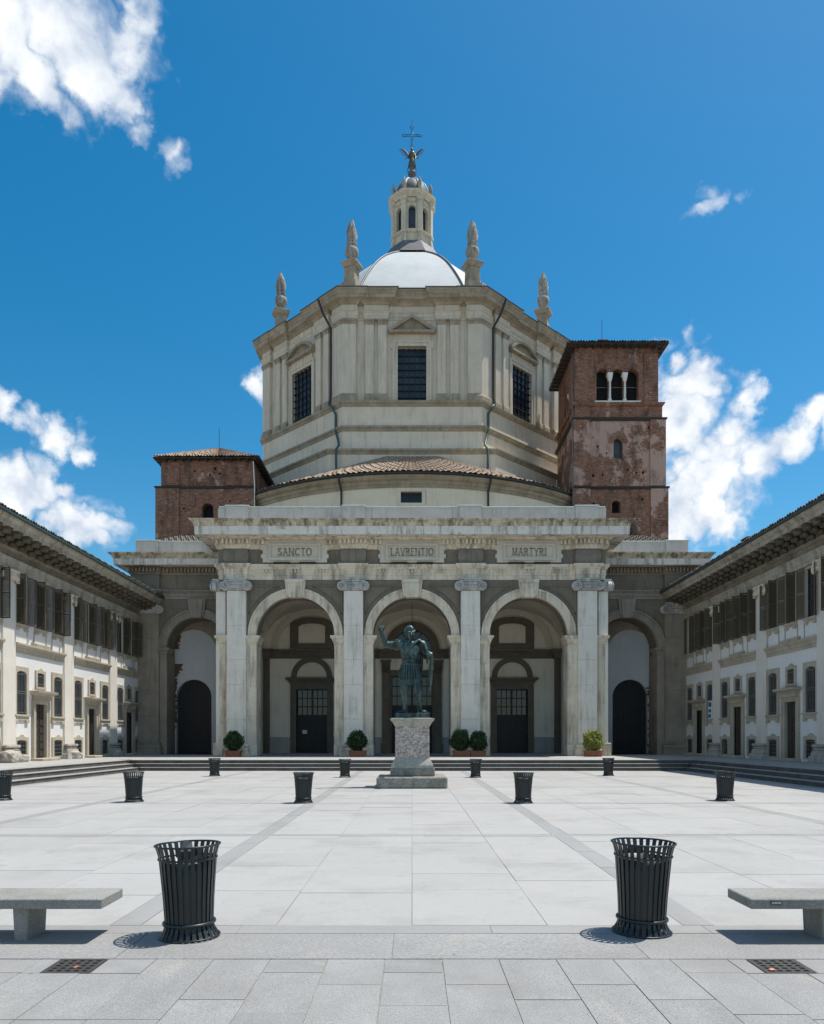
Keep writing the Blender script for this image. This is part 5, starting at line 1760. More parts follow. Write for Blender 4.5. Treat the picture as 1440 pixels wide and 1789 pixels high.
W_['up'] = (win_frame(.47, 7.22, 9.48, 0.01, .10, .20), None, pane(.47, 7.22, 9.48), muntins(.47, 7.22, 9.48, (8.0, 8.75)))
# door
m = MB()
m.ring([(-.86, PZ), (-.86, 3.62), (.86, 3.62), (.86, PZ)], [(-.55, PZ + .08), (-.55, 3.40), (.55, 3.40), (.55, PZ + .08)], -.10, .13)
m.ring([(-.86, PZ), (-.86, 3.62), (.86, 3.62), (.86, PZ)], [(-.74, PZ), (-.74, 3.50), (.74, 3.50), (.74, PZ)], -.14, -.10)
m.box(-.55, .55, -.09, .13, PZ, PZ + .08)
me_dsur = m.mesh('door_surround', 'wing_trim', .01)
m = MB().box(-.80, .80, -.22, .1, 3.623, 3.82)
m.sweep([(-.80, .1), (-.80, -.22), (.80, -.22), (.80, .1)], [(-.05, 3.82), (.05, 3.82), (.12, 3.90), (.24, 3.95), (.26, 4.05), (-.05, 4.10)])
me_dcor = m.mesh('door_cornice', 'wing_trim')
m = MB().box(-.57, .57, .07, .12, PZ, 3.42)
for k in range(7):
    for sg in (-1, 1):
        z = PZ + .2 + k * .4; a, b = sorted((sg * .06, sg * .48))
        m.box(a, b, .04, .075, z, z + .28)
me_door = m.mesh('door_leaf', 'door_wood_brown')
me_door2 = MB().box(-.57, .57, .08, .12, PZ, 3.42).box(-.03, .03, .05, .085, PZ, 3.42).mesh('door_leaf', 'door_wood')
# shutter: hinged on local x=0, spans to x=.5
m = MB()
m.ring([(0, 7.20), (0, 9.55), (.49, 9.55), (.49, 7.20)], [(.055, 7.27), (.055, 9.48), (.435, 9.48), (.435, 7.27)], -.02, .02, True)
m.box(.05, .44, -.018, .018, 8.33, 8.41)
me_shut = m.mesh('shutter', 'shutter_paint')
m = MB()
for k in range(42):
    z = 7.29 + k * .052
    if 8.30 < z < 8.40: continue
    m.add([(.055, -.016, z), (.435, -.016, z), (.435, .016, z + .04), (.055, .016, z + .04), (.055, -.010, z - .006), (.435, -.010, z - .006), (.435, .020, z + .034), (.055, .020, z + .034)], [(0, 1, 2, 3), (4, 7, 6, 5), (0, 4, 5, 1), (3, 2, 6, 7)])
me_slat = m.mesh('shutter_slats', 'shutter_paint')

def wing(sg, label, pil_d, bays, ye, d0):
    t = thing('rectory_wing', label, 'building', (sg * WX, 40, PZ), 'rectory wings facing each other across the square')
    rot = R(90) if sg < 0 else R(-90)
    rr = random.Random(5 + sg)
    def P(d, w=0.0, z=0):           # point at depth d along the wall, w out from it
        return (sg * (WX - w), d, z)
    # wall with all openings
    m = MB(frame(sg * WX, 0, 0, rot))
    def U(d): return d if sg < 0 else -d
    ops = []
    for (c, off) in bays:
        for o_ in (-off, off):
            if c + o_ > ye - .3: continue
            u = U(c + o_)
            ops += [(u - .46, u + .46, 2.83, 4.94, .16, .2), (u - .45, u + .45, .72, 1.58, .06, .2), (u - .47, u + .47, 7.22, 9.48, 0, .2)]
        u = U(c)
        ops += [(u - .55, u + .55, PZ + .02, 3.40, 0, .2), (u - .34, u + .34, 4.28, 4.98, .05, .2), (u - .47, u + .47, 7.22, 9.48, 0, .2)]
    ua, ub = sorted((U(d0), U(ye)))
    m.wall(ua, ub, PZ, 9.7, ops)
    wall = m.build('wall', 'plaster_white', t)
    for d in pil_d:
        inst(me_wpil, 'pilaster', t, P(d), rot)
        inst(me_rbase, 'pilaster_base', t, P(d), rot)
        inst(me_vcap, 'capital', t, P(d, .03), rot)
    for (c, off) in bays:
        def win(kind, d):
            fr, gr, pn, mu = W_[kind]
            w0 = inst(fr, 'window', t, P(d), rot)
            for me_, nm in ((pn, 'window_pane'), (mu, 'window_frame'), (gr, 'window_grille')):
                if me_:
                    q = bpy.data.objects.new(nm, me_); COL.objects.link(q); q.parent = w0
            return w0
        for o_ in (-off, off):
            if c + o_ > ye - .3: continue
            win('tall', c + o_); win('low', c + o_); win('up', c + o_)
        win('small', c); win('up', c)
        for dd in (-off, 0, off):
            if c + dd > ye - .3: continue
            for s2 in (-1, 1):
                ang = rr.uniform(76, 104)
                if rr.random() < .38: ang = rr.uniform(118, 168)
                # hinge at window edge; closed = lying along the wall towards the other jamb
                q = inst(me_shut, 'shutter', t, P(c + dd + s2 * .49, .06), 0)
                # local +x direction of the shutter in world
                base = R(-90) if s2 > 0 else R(90)          # pointing along depth back to window centre
                # rotate outwards (away from wall: towards the square, -sg*x)
                q.rotation_euler = (0, 0, base + (s2 * -sg) * R(-ang) * -1 if False else (base + (R(ang) if (s2 > 0) == (sg < 0) else -R(ang))))
                z_ = bpy.data.objects.new('shutter_slats', me_slat); COL.objects.link(z_); z_.parent = q
        ds = inst(me_dsur, 'door_surround', t, P(c), rot)
        inst(me_dcor, 'door_cornice', t, P(c), rot)
        inst(me_door if rr.random() < .5 else me_door2, 'door', t, P(c), rot)
        a, b = sorted((P(c, 0)[0], P(c, .62)[0]))
        MB().box(a, b, c - .95, c + .95, PZ, PZ + .13).build('door_step', 'wing_trim', t, .02)
        # string course, stepping up over the door
        dl = [p for p in pil_d if p < c]; dr = [p for p in pil_d if p > c]
        e0 = (max(dl) + .58) if dl else c - 2.6; e1 = min((min(dr) - .58) if dr else ye, ye)
        m = MB()
        pa = [P(e0, 0)[:2], P(e1, 0)[:2]]
        if sg > 0: pa = pa[::-1]
        m.sweep(pa, [(-.02, 5.80), (.05, 5.80), (.06, 5.94), (.10, 5.97), (.12, 6.08), (.22, 6.18), (.22, 6.26), (-.02, 6.30)])
        pa = [P(c - .9, 0)[:2], P(c + .9, 0)[:2]]
        if sg > 0: pa = pa[::-1]
        m.sweep(pa, [(-.02, 6.26), (.14, 6.27), (.16, 6.42), (-.02, 6.48)])
        m.build('string_course', 'wing_trim', t)
        # thin raised strips below the upper windows
        for dd in (-off - .62, -off + .62, -.62, .62, off - .62, off + .62):
            if e0 < c + dd < e1:
                MB(frame(sg * WX, 0, 0, rot)).box(U(c + dd) - .035, U(c + dd) + .035, -.03, .02, 6.30, 7.05).build('apron_strip', 'wing_trim', t)
    # entablature along the whole wing
    pa = [P(d0, 0)[:2], P(ye, 0)[:2]]
    if sg > 0: pa = pa[::-1]
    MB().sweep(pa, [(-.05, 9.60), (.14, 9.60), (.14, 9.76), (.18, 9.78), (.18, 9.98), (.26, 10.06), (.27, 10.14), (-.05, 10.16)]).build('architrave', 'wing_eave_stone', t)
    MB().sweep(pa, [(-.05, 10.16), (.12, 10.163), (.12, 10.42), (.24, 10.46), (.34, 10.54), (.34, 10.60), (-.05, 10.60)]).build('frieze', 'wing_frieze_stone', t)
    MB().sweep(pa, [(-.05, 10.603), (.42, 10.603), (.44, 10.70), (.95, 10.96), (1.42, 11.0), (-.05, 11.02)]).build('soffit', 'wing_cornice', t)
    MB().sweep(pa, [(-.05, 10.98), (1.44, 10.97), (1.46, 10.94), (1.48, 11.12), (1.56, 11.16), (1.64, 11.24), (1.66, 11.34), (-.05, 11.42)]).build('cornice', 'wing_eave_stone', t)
    # leafy brackets under the cornice
    bm_ = MB()
    for k in range(3):
        y_, z_ = -.50 - .30 * k, 10.66 + .10 * k
        bm_.ball((0, y_, z_), .17 - .01 * k, .20, .15, 8, 6)
        for s3 in (-1, 1):
            bm_.ball((s3 * .13, y_ - .05, z_ - .02), .09, .15, .12, 7, 5)
            bm_.ball((s3 * .10, y_ - .12, z_ - .10), .06, .08, .06, 6, 4)
    bm_.box(-.20, .20, -1.36, -.3, 10.84, 10.97)
    bm_.ball((0, -1.24, 10.86), .15, .12, .14, 8, 6)
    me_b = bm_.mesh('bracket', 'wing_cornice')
    d = d0 + .3
    while d < ye - .2:
        inst(me_b, 'bracket', t, P(d), rot)
        d += .86
    # roof
    m = MB()
    def f(s_, t_):
        d = d0 + (ye - d0) * s_
        return ((sg * (WX - 1.78 + 6.6 * t_), d, 11.42 + 2.5 * t_), (-sg * .36, 0, .93))
    tiled(m, f, int((ye - d0) / .24), 12, .08, .05, 2)
    o = m.build('roof', 'roof_tile_dark', t); o['kind'] = 'stuff'
    m = MB()
    a, b = sorted((sg * (WX - 1.58), sg * (WX - 1.82)))
    m.box(a, b, d0, ye, 11.345, 11.43); m.build('gutter', 'copper_pipe', t)
    return t
wl_ = wing(-1, 'sunlit white two-storey rectory wing with open shutters along the left side', [29.5, 35.75, 42.0, 48.25], [(32.65, 1.9), (38.85, 1.9), (45.1, 1.9), (51.0, 1.55)], 52.98, 22)
wr_ = wing(1, 'shaded white two-storey rectory wing with open shutters along the right side', [28.8, 35.0, 41.25, 47.35], [(31.9, 1.9), (38.1, 1.9), (44.3, 1.85), (50.2, 1.75)], 52.98, 22)
wr_.scale = (1, 1, 1.035)
# rubble stones along the foot of the left wing
for i, (d, s_, nm) in enumerate(((35.3, .42, 0), (35.9, .3, 1), (36.5, .26, 2), (42.0, .34, 1), (42.5, .25, 0), (48.2, .3, 2))):
    q = inst(me_blob[nm], 'foot_stone', wl_, (-WX + .32, d, PZ + s_ * .55), i * 1.3, (s_ * .9, s_ * 1.15, s_ * .8))
MB().box(20.3, 21.1, 46.0, 46.7, 12.4, 13.3).box(20.2, 21.2, 45.9, 46.8, 13.303, 13.42).build('chimney', 'brick', wr_, .02)
ps = thing('window_poster', 'blue and white poster in the barred window at the far end of the right wing', 'poster', (18.9, 48.4, 2.9))
MB().box(18.93, 18.945, 48.03, 48.68, 2.88, 4.05).build('paper', 'paper_white', ps)
m = MB().box(18.918, 18.928, 48.12, 48.58, 3.66, 3.96).box(18.918, 18.928, 48.16, 48.56, 3.30, 3.52).box(18.918, 18.928, 48.20, 48.60, 2.98, 3.20)
m.build('print', 'poster_blue', ps)
# wall lamp
cm = thing('wall_camera', 'small white camera on the left wing between the tall windows', 'camera', (-18.8, 48.95, 4.95))
MB().box(-18.98, -18.7, 48.9, 49.0, 4.93, 4.99).box(-18.86, -18.55, 48.86, 49.04, 4.98, 5.1).build('housing', 'lamp_white', cm, .01)

# ================================================================== statue and pedestal
pdst = thing('pedestal', 'speckled granite pedestal on stepped stone base in the middle of the square', 'pedestal', (0, 26.6, 0))
MB().box(-1.19, 1.19, 25.4, 27.8, 0, .385).build('base_slab', 'pedestal_base', pdst, .04)
MB().box(-.74, .78, 25.85, 27.35, .387, .66).build('lower_block', 'pedestal_base', pdst, .03)
MB().sweep([(-.58, 26.0), (.60, 26.0), (.60, 27.2), (-.58, 27.2)], [(-.2, .66), (.14, .66), (.13, .76), (.06, .90), (0, 1.0), (-.2, 1.0)], True).build('lower_moulding', 'pedestal_stone', pdst)
MB().box(-.575, .595, 26.005, 27.195, .99, 2.12).build('shaft', 'pedestal_granite', pdst, .015)
m = MB().sweep([(-.575, 26.0), (.595, 26.0), (.595, 27.2), (-.575, 27.2)], [(-.2, 2.10), (.02, 2.10), (.05, 2.16), (.12, 2.26), (.16, 2.29), (.17, 2.36), (-.2, 2.40)], True)
m.box(-.6, .62, 25.95, 27.25, 2.30, 2.385)
m.build('cap', 'pedestal_stone', pdst)

SX, SY, SZ = 0.01, 26.55, 2.40
st = thing('statue', 'green bronze statue of a robed man with raised arm on the granite pedestal', 'statue', (SX, SY, SZ))
S_ = frame(SX, SY, SZ + .155)
def capsule(m, p, q, r1, r2, n=14):
    p, q = Vector(p), Vector(q)
    d = (q - p); L = d.length; d.normalize()
    pts = []; rr = []
    for i in range(5):
        a = PI / 2 * i / 4
        pts.append(p - d * (r1 * math.cos(a))); rr.append(max(.002, r1 * math.sin(a)))
    for k in (.25, .5, .75):
        pts.append(p + d * (L * k)); rr.append(r1 + (r2 - r1) * k)
    for i in range(5):
        a = PI / 2 * (1 - i / 4)
        pts.append(q + d * (r2 * math.cos(a))); rr.append(max(.002, r2 * math.sin(a)))
    m.tube(pts, rr, n)
b = MB(S_)
# legs
def leg(hip, knee, ank, toe):
    capsule(b, hip, knee, .215, .148); capsule(b, knee, ank, .128, .080)
    kv = Vector(knee); av = Vector(ank)
    b.ball(kv.lerp(av, .32) + Vector((0, .05, 0)), .132, .138, .26)
    b.ball(kv + Vector((0, -.05, 0)), .10, .10, .12)
    capsule(b, (ank[0], ank[1] + .05, .07), toe, .085, .06)
    b.ball((ank[0], ank[1] + .09, .075), .075, .085, .08)
    tv = Vector(toe); dv = (tv - Vector((ank[0], ank[1], toe[2]))).normalized(); sd = Vector((-dv.y, dv.x, 0))
    for k in range(5):
        capsule(b, tv + sd * (.045 * (k - 2)) - dv * .02, tv + sd * (.048 * (k - 2)) + dv * (.07 - .012 * abs(k - 1)), .032, .024, 8)
leg((-.22, .02, 1.42), (-.27, -.05, .80), (-.25, .04, .15), (-.34, -.26, .05))
leg((.10, .02, 1.42), (.20, -.10, .80), (.26, .06, .15), (.40, -.22, .05))
# trunk
b.ball((-.07, .02, 1.50), .32, .25, .26)
b.ball((-.08, .01, 1.80), .295, .22, .30)
b.ball((-.06, .0, 2.12), .355, .25, .34)
b.ball((-.22, -.16, 2.22), .20, .12, .16); b.ball((.10, -.16, 2.22), .20, .12, .16)
b.ball((-.05, .02, 2.36), .42, .21, .16)
for k in range(3):
    for s2 in (-1, 1): b.ball((-.08 + s2 * .085, -.205, 1.72 + k * .125), .085, .05, .06)
# neck and head, turned slightly towards the spectator's right
capsule(b, (-.09, .0, 2.40), (-.085, -.03, 2.60), .135, .115)
hd = Matrix.Translation((-.085, -.03, 2.76)) @ Matrix.Rotation(R(14), 4, 'Z') @ Matrix.Rotation(R(4), 4, 'X') @ Matrix.Scale(1.03, 4)
b.M = S_ @ hd
b.ball((0, 0, .03), .170, .205, .235)
b.ball((0, -.045, -.08), .130, .155, .155)                     # jaw
b.ball((0, -.165, -.185), .055, .05, .045)                     # chin
capsule(b, (0, -.205, .03), (0, -.245, -.045), .022, .036, 8)  # nose
b.ball((0, -.19, -.105), .058, .032, .016); b.ball((0, -.187, -.130), .05, .03, .018)
for s2 in (-1, 1):
    b.ball((s2 * .07, -.185, .055), .058, .034, .020)          # brow
    b.ball((s2 * .068, -.168, .018), .030, .028, .020)         # eye
    b.ball((s2 * .085, -.155, -.045), .05, .045, .045)         # cheek
    b.ball((s2 * .172, .01, -.005), .022, .045, .062)          # ear
    b.ball((s2 * .028, -.22, -.048), .02, .022, .018)
rnd = random.Random(4)
for k in range(70):                                            # cropped hair
    u = rnd.uniform(-PI, PI); v = rnd.uniform(.15, 1.35)
    x = .172 * math.sin(v) * math.cos(u); y = .207 * math.sin(v) * math.sin(u); z = .03 + .24 * math.cos(v)
    if y < -.12 and z < .16: continue
    b.ball((x, y, z), .046, .046, .034, 7, 5)
b.M = S_
# raised right arm (spectator's left)
capsule(b, (-.40, .02, 2.38), (-.90, -.06, 2.385), .165, .115)
b.ball((-.42, .01, 2.41), .19, .17, .16); b.ball((-.66, -.02, 2.36), .20, .12, .13)
capsule(b, (-.91, -.06, 2.385), (-1.085, -.20, 2.80), .112, .066)
b.ball((-.97, -.11, 2.52), .10, .10, .17)
hp = Vector((-1.10, -.21, 2.90))
b.ball(hp, .085, .062, .10)
for k in range(4):                                             # closed fingers
    z0 = .065 - .045 * k; ln = (1.0, 1.08, 1.0, .82)[k]
    a0 = hp + Vector((.055, -.035, z0)); a1 = a0 + Vector((.055 * ln, -.055 * ln, .01)); a2 = a1 + Vector((-.03, -.06 * ln, -.005)); a3 = a2 + Vector((-.06 * ln, -.005, -.008))
    capsule(b, a0, a1, .026, .025, 8); capsule(b, a1, a2, .025, .023, 8); capsule(b, a2, a3, .023, .019, 8)
t0 = hp + Vector((-.05, -.04, .02)); t1 = t0 + Vector((.0, -.075, .06)); t2 = t1 + Vector((.055, -.035, .02))
capsule(b, t0, t1, .032, .027, 8); capsule(b, t1, t2, .027, .021, 8)
# left arm bent forward
capsule(b, (.32, .03, 2.36), (.52, .06, 1.98), .155, .115)
b.ball((.33, .02, 2.39), .18, .17, .16)
capsule(b, (.52, .06, 1.98), (.60, -.36, 2.00), .108, .068)
hp = Vector((.605, -.45, 2.015))
b.ball(hp, .075, .10, .055)
for k in range(4):
    ln = (.95, 1.06, 1.0, .8)[k]
    a0 = hp + Vector((-.06 + .042 * k, -.08, .01)); a1 = a0 + Vector((0, -.075 * ln, .012)); a2 = a1 + Vector((0, -.04 * ln, -.05 * ln)); a3 = a2 + Vector((0, .015, -.05 * ln))
    capsule(b, a0, a1, .025, .024, 8); capsule(b, a1, a2, .024, .021, 8); capsule(b, a2, a3, .021, .018, 8)
t0 = hp + Vector((-.075, -.01, .0)); t1 = t0 + Vector((-.045, -.07, -.01)); t2 = t1 + Vector((.02, -.055, -.03))
capsule(b, t0, t1, .030, .026, 8); capsule(b, t1, t2, .026, .020, 8)
def remeshed(mb, name, mat, parent, vox=.017, it=3):
    o = bpy.data.objects.new('tmp', mb.mesh('tmp', mat)); COL.objects.link(o)
    r_ = o.modifiers.new('r', 'REMESH'); r_.mode = 'VOXEL'; r_.voxel_size = vox; r_.use_smooth_shade = True
    s2 = o.modifiers.new('s', 'SMOOTH'); s2.factor = .5; s2.iterations = it
    bpy.context.view_layer.update()
    me = bpy.data.meshes.new_from_object(o.evaluated_get(bpy.context.evaluated_depsgraph_get()))
    bpy.data.objects.remove(o)
    me.name = name
    me.materials.clear(); me.materials.append(MATS[mat])
    q = bpy.data.objects.new(name, me); COL.objects.link(q); put(q, parent)
    return q
remeshed(b, 'body', 'bronze', st, .015, 3)
# tunic with leather straps
def skirt(m, z0, z1, r0, r1, pl, amp, thick=.02, n=120):
    P = []; F = []
    lv = 8
    for j in range(lv + 1):
        t = j / lv
        for i in range(n):
            a = 2 * PI * i / n
            fold = amp * t ** .8 * (abs(math.sin(a * pl / 2)) - .5)
            r = r0 + (r1 - r0) * t ** .85 + fold
            P.append((-.07 + r * math.cos(a) * (1.0 + .02 * math.sin(3 * a)), .02 + r * .74 * math.sin(a), z0 + (z1 - z0) * t + .02 * t * math.sin(5 * a)))
    for j in range(lv):
        for i in range(n):
            k = (i + 1) % n
            F.append((j * n + i, j * n + k, (j + 1) * n + k, (j + 1) * n + i))
    m.add(P, F, True)
m = MB(S_)
skirt(m, 1.66, .98, .315, .385, 22, .05)
tun = m.build('tunic', 'bronze', st)
m = MB(S_)
for k in range(26):                         # straps of the armour skirt
    a = 2 * PI * k / 26
    pts = []
    for j in range(5):
        t = j / 4; r = .328 + .075 * t
        pts.append((-.07 + r * math.cos(a), .02 + r * .75 * math.sin(a), 1.60 - .42 * t))
    m.tube(pts, [.040, .043, .045, .046, .036], 6)
m.tube([(-.07 + .325 * math.cos(2 * PI * i / 32), .02 + .25 * math.sin(2 * PI * i / 32), 1.66 - .03 * math.sin(2 * PI * i / 32)) for i in range(32)], .035, 8, closed=True)
m.build('skirt_straps', 'bronze', st)
m = MB(S_)                                  # short sleeve fringe on the raised arm
for k in range(12):
    a = 2 * PI * k / 12
    m.tube([(-.50, .0 + .175 * math.cos(a), 2.385 + .165 * math.sin(a)), (-.60, -.01 + .175 * math.cos(a), 2.385 + .16 * math.sin(a))], [.045, .035], 6)
m.build('sleeve', 'bronze', st)
m = MB(S_)                                  # cloak over the left shoulder and forearm
rnd = random.Random(9)
for k in range(12):
    t = k / 11
    x0 = -.06 + .10 * t; y0 = -.22 + .44 * t
    m.tube([(-.13 + .22 * t, -.235 + .02 * k, 2.17 + .12 * t), (.02 + .12 * t, -.25 + .035 * k, 2.38 + .05 * t), (.22 + .08 * t, -.16 + .032 * k, 2.53 + rnd.uniform(-.02, .02)),
            (.40 + .03 * t, -.20 + .038 * k, 2.40 + rnd.uniform(-.02, .02)), (.50 + .02 * t, -.24 + .040 * k, 2.18), (.53, -.28 + .043 * k, 1.95 - .02 * k)], [.035, .055, .062, .060, .055, .03], 7)
for k in range(9):
    y0 = -.30 + .06 * k; ph = rnd.uniform(0, 6)
    L = 1.28 - .04 * abs(k - 3) + rnd.uniform(-.08, .05)
    m.tube([(.55, y0, 2.10), (.66, y0 - .01, 2.04), (.67 + .02 * math.sin(ph), y0 - .02, 1.8), (.63 + .03 * math.sin(ph + 1), y0 * .8, 1.4), (.62 + .03 * math.sin(ph + 2), y0 * .7, 2.04 - L)], [.05, .06, .055, .058, .035], 7)
for k in range(6):                          # folds at the back
    m.tube([(.30 - .10 * k, .20, 2.45), (.32 - .11 * k, .29, 2.0), (.30 - .10 * k, .27, 1.6), (.26 - .08 * k, .24, 1.25)], [.08, .085, .08, .05], 7)
remeshed(m, 'cloak', 'bronze', st, .018, 2)
MB(frame(SX, SY, SZ)).box(-.60, .60, -.47, .47, -.01, .155).build('plinth', 'bronze', st, .012)

# ================================================================== litter bins
def make_bin(label, loc):
    t = thing('litter_bin', label, 'litter bin', loc, 'round slatted litter bins standing in rows on the square')
    n = 28
    m = MB()
    pr = [(.250, .012), (.238, .03), (.215, .07), (.204, .105), (.203, .14), (.212, .32), (.226, .50), (.240, .665), (.245, .70), (.256, .745), (.270, .782)]
    P = []; F = []
    wv = .0160
    for (r, z) in pr:
        k_ = r / .24
        for (dx, dr) in ((-wv * k_, 0), (wv * k_, 0), (wv * k_, -.007), (-wv * k_, -.007)):
            P.append((r + dr, dx, z))
    for i in range(len(pr) - 1):
        for j in range(4):
            F.append((i * 4 + j, i * 4 + (j + 1) % 4, i * 4 + 4 + (j + 1) % 4, i * 4 + 4 + j))
    m.add(P, F, False)
    me = m.mesh('slat', 'black_metal')
    for k in range(n):
        o = bpy.data.objects.new('slat', me); COL.objects.link(o); o.parent = t; o.rotation_euler = (0, 0, 2 * PI * k / n)
    def ring(r, z, rr, nm):
        mm = MB().tube([(r * math.cos(2 * PI * i / 40), r * math.sin(2 * PI * i / 40), z) for i in range(40)], rr, 8, closed=True)
        o = bpy.data.objects.new(nm, mm.mesh(nm, 'black_metal')); COL.objects.link(o); o.parent = t
    ring(.271, .785, .0085, 'rim'); ring(.251, .010, .008, 'foot_ring'); ring(.243, .672, .009, 'hoop'); ring(.209, .125, .016, 'hoop')
    mm = MB().lathe([(.192, .06), (.195, .10), (.203, .32), (.217, .50), (.230, .655), (.222, .655), (.200, .32), (.185, .10)], n=32, caps=False)
    mm.add([(.19 * math.cos(2 * PI * i / 32), .19 * math.sin(2 * PI * i / 32), .08) for i in range(32)], [tuple(range(32))])
    o = bpy.data.objects.new('liner', mm.mesh('liner', 'black_metal')); COL.objects.link(o); o.parent = t
    return t
def copy_thing(src, label, loc, rotz=0.0):
    c = src.copy(); COL.objects.link(c); c.location = loc; c['label'] = label; c.rotation_euler = (0, 0, rotz)
    for k in src.children:
        d = k.copy(); COL.objects.link(d); d.parent = c
    return c
bin0 = make_bin('large black slatted bin in the left foreground beside the stone bench', (-1.905, 6.52, 0))
bin0.rotation_euler = (R(-.6), R(-1.4), 0)
bn = [('large black slatted bin in the right foreground beside the stone bench', 2.013, 6.67, 0),
      ('black slatted bin in the middle row, just left of the statue pedestal', -2.84, 19.9, 0),
      ('black slatted bin in the middle row, just right of the statue pedestal', 2.90, 19.85, 0),
      ('black slatted bin in the middle row near the left steps', -7.38, 20.2, 0),
      ('black slatted bin in the middle row near the shaded right wing', 8.47, 20.6, 0),
      ('black slatted bin cut by the left edge of the picture', -11.17, 20.75, 0),
      ('far black bin in front of the steps near the left pilaster', -8.74, 33.7, 0),
      ('far black bin in front of the steps left of the pedestal', -2.88, 32.7, 0),
      ('far black bin in front of the steps right of the pedestal', 2.72, 32.6, 0),
      ('far black bin in front of the steps below the yellow shrub', 8.80, 34.1, 0)]
for i, (lb, x, y, z) in enumerate(bn):
    c = copy_thing(bin0, lb, (x, y, z), .3 * i)
    c.rotation_euler = (R(random.uniform(-.9, .9)), R(random.uniform(-1.1, 1.1)), .3 * i)
bn_l = thing('bin_bag', 'crumpled grey paper sticking out of the left foreground bin', 'litter', (-1.98, 6.70, .70))
mm = MB(frame(-1.985, 6.70, 0))
mm.add([(-.06, .02, .62), (.05, .03, .62), (.06, .0, .70), (.04, .03, .775), (-.02, .01, .80), (-.07, .04, .77), (-.05, -.02, .70)], [(0, 1, 2, 6), (6, 2, 3, 4), (6, 4, 5)])
mm.build('paper', 'iron_light', bn_l)

# ================================================================== benches
def bench(label, x0, x1, legs, plaque=None):
    t = thing('stone_bench', label, 'bench', ((x0 + x1) / 2, 6.54, 0), 'stone benches at the edge of the square')
    m = MB().box(x0, x1, 6.31, 6.78, .278, .362)
    m.build('seat', 'bench_stone', t, .008)
    for lx in legs:
        MB().taper(lx - .055, lx + .055, 6.38, 6.70, -.01, .276, .012, .004).build('leg', 'bench_stone', t, .006)
    if plaque:
        MB().box(plaque - .048, plaque + .048, 6.304, 6.312, .315, .348).build('plaque', 'plaque_metal', t)
        m = MB()
        for k in range(7): m.box(plaque - .036 + k * .011, plaque - .029 + k * .011, 6.3025, 6.305, .326, .338)
        m.build('plaque_letters', 'paper_white', t)
    return t
bench('low grey stone slab bench cut by the left edge of the picture', -4.9, -2.575, [-3.28, -4.3])
bench('low grey stone slab bench with small plaque cut by the right edge', 2.81, 5.1, [3.50, 4.5], 3.02)

# ================================================================== drain grates
def grate(label, x0, x1, y0, y1, lit):
    t = thing('drain_grate', label, 'drain', ((x0 + x1) / 2, (y0 + y1) / 2, 0), 'square iron drain grates in the granite walk')
    m = MB(Matrix.Translation((0, 0, .003)) @ Matrix.Rotation(R(-90), 4, 'X'))
    n = 5; ops = []
    # local x = world x, local z -> world y, local y -> world -z
    m2 = MB()
    cw = (x1 - x0 - .05) / n; cd = (y1 - y0 - .05) / n
    xs_ = [x0]; 
    for i in range(n): xs_ += [x0 + .025 + cw * i + cw * .21, x0 + .025 + cw * (i + 1) - cw * .21]
    xs_.append(x1)
    ys_ = [y0]
    for i in range(n): ys_ += [y0 + .025 + cd * i + cd * .22, y0 + .025 + cd * (i + 1) - cd * .22]
    ys_.append(y1)
    for i in range(len(xs_) - 1):
        for j in range(len(ys_) - 1):
            if i % 2 == 1 and j % 2 == 1:
                a, b_, c, d = xs_[i], xs_[i + 1], ys_[j], ys_[j + 1]
                for (p, q) in (((a, c), (b_, c)), ((b_, c), (b_, d)), ((b_, d), (a, d)), ((a, d), (a, c))):
                    m2.quad((*p, .002), (*q, .002), (*q, -.03), (*p, -.03))
            else:
                m2.quad((xs_[i], ys_[j], .002), (xs_[i + 1], ys_[j], .002), (xs_[i + 1], ys_[j + 1], .002), (xs_[i], ys_[j + 1], .002))
    m2.build('grating', 'cast_iron', t)
    MB().box(x0 + .01, x1 - .01, y0 + .01, y1 - .01, -.0062, -.0048).build('pit', 'pit_dark', t)
    return t
grate('rusty square drain grate in front of the left bench', *GR[0], None)
grate('square drain grate in front of the right bench', *GR[1], None)
lt = thing('orange_wrapper', 'tiny orange wrapper lying on the right drain grate', 'litter', (2.63, 5.56, .004))
MB(frame(2.63, 5.56, .006, .3)).add([(-.022, -.012, 0), (.02, -.014, .004), (.024, .010, 0), (-.02, .013, .006), (0, 0, .012)], [(0, 1, 4), (1, 2, 4), (2, 3, 4), (3, 0, 4)]).build('wrapper', 'litter_orange', lt)
lt = thing('pale_wrapper', 'tiny pale crumpled wrapper lying on the left drain grate', 'litter', (-2.48, 5.62, .004))
MB(frame(-2.48, 5.62, .006, 1.0)).add([(-.02, -.012, 0), (.02, -.014, .004), (.022, .010, 0), (-.02, .013, .006), (0, 0, .014)], [(0, 1, 4), (1, 2, 4), (2, 3, 4), (3, 0, 4)]).build('wrapper', 'terracotta', lt)

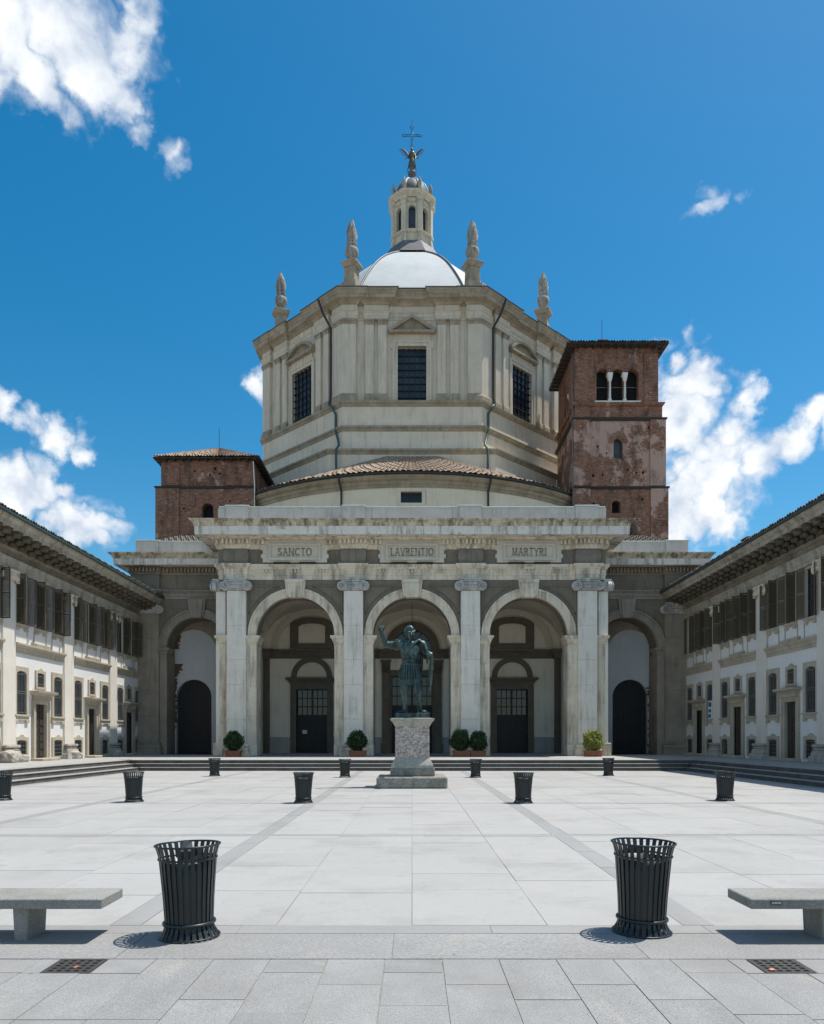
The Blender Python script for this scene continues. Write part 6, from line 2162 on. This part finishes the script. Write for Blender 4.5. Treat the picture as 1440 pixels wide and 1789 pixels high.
# ================================================================== potted shrubs
def shrub(label, x, y, w_, h_, leafm, seed, potw=.95, poth=.36):
    t = thing('potted_shrub', label, 'shrub', (x, y, PZ), 'clipped shrubs in terracotta tubs along the portico')
    m = MB(frame(x, y, PZ))
    m.taper(-potw * .46, potw * .46, -.30, .30, 0, poth - .07, .03, .02)
    m.box(-potw * .52, potw * .52, -.345, .345, poth - .07, poth)
    m.build('tub', 'terracotta', t, .012)
    MB(frame(x, y, PZ)).box(-potw * .47, potw * .47, -.30, .30, poth - .02, poth + .012).build('soil', 'soil', t)
    rr = random.Random(seed)
    m = MB(frame(x, y, PZ))
    m.tube([(0, 0, poth), (.02, .01, poth + h_ * .5)], [.035, .02], 6)
    for k in range(7):
        a = rr.uniform(0, 6.28); m.tube([(0, 0, poth + .08), (.25 * w_ * math.cos(a), .25 * w_ * math.sin(a), poth + h_ * rr.uniform(.4, .75))], [.016, .008], 5)
    m.build('stems', 'soil', t)
    lv = MB(frame(x, y, PZ + poth))
    for k in range(3600):
        u = rr.uniform(-1, 1); a = rr.uniform(0, 2 * PI); r = rr.uniform(.45, 1.0) ** .5
        s_ = math.sqrt(1 - u * u)
        d = Vector((s_ * math.cos(a), s_ * math.sin(a), u))
        lump = 1 + .13 * math.sin(3 * a + seed * 2) * s_ + .10 * math.sin(5 * u + 2 * a + seed) + .07 * math.sin(9 * a + 6 * u) + (rr.uniform(.05, .22) if rr.random() < .05 else 0)
        p = Vector((d.x * w_ / 2, d.y * w_ / 2 * .8, h_ * .5 + d.z * h_ * .54)) * 1.0
        p = Vector((p.x * r * lump, p.y * r * lump, h_ * .5 + (p.z - h_ * .5) * r * lump))
        if p.z < -.02: continue
        t1 = Vector((rr.uniform(-1, 1), rr.uniform(-1, 1), rr.uniform(-.2, 1))).normalized()
        t2 = t1.cross(Vector((rr.uniform(-1, 1), rr.uniform(-1, 1), rr.uniform(-1, 1)))).normalized()
        L = rr.uniform(.045, .075); W = L * .5
        lv.add([tuple(p - t1 * L), tuple(p + t2 * W), tuple(p + t1 * L), tuple(p - t2 * W)], [(0, 1, 2, 3)])
    o = lv.build('foliage', leafm, t)
    return t
shrub('dark green shrub in front of the far left pilaster', -11.0, 46.9, 1.15, 1.15, 'leaf_dark', 1)
shrub('dark green rounded shrub in front of the pilaster left of the statue', -3.35, 46.9, 1.2, 1.2, 'leaf_dark', 2, 1.05)
shrub('larger left shrub of the pair right of the statue pedestal', 2.98, 46.9, 1.22, 1.25, 'leaf_dark', 3, .98)
shrub('smaller right shrub of the pair right of the statue pedestal', 4.06, 46.9, 1.05, 1.15, 'leaf_dark', 4, .98)
shrub('sunlit yellow green shrub in front of the far right pilaster', 11.15, 46.9, 1.2, 1.2, 'leaf_yellow', 5, 1.05)
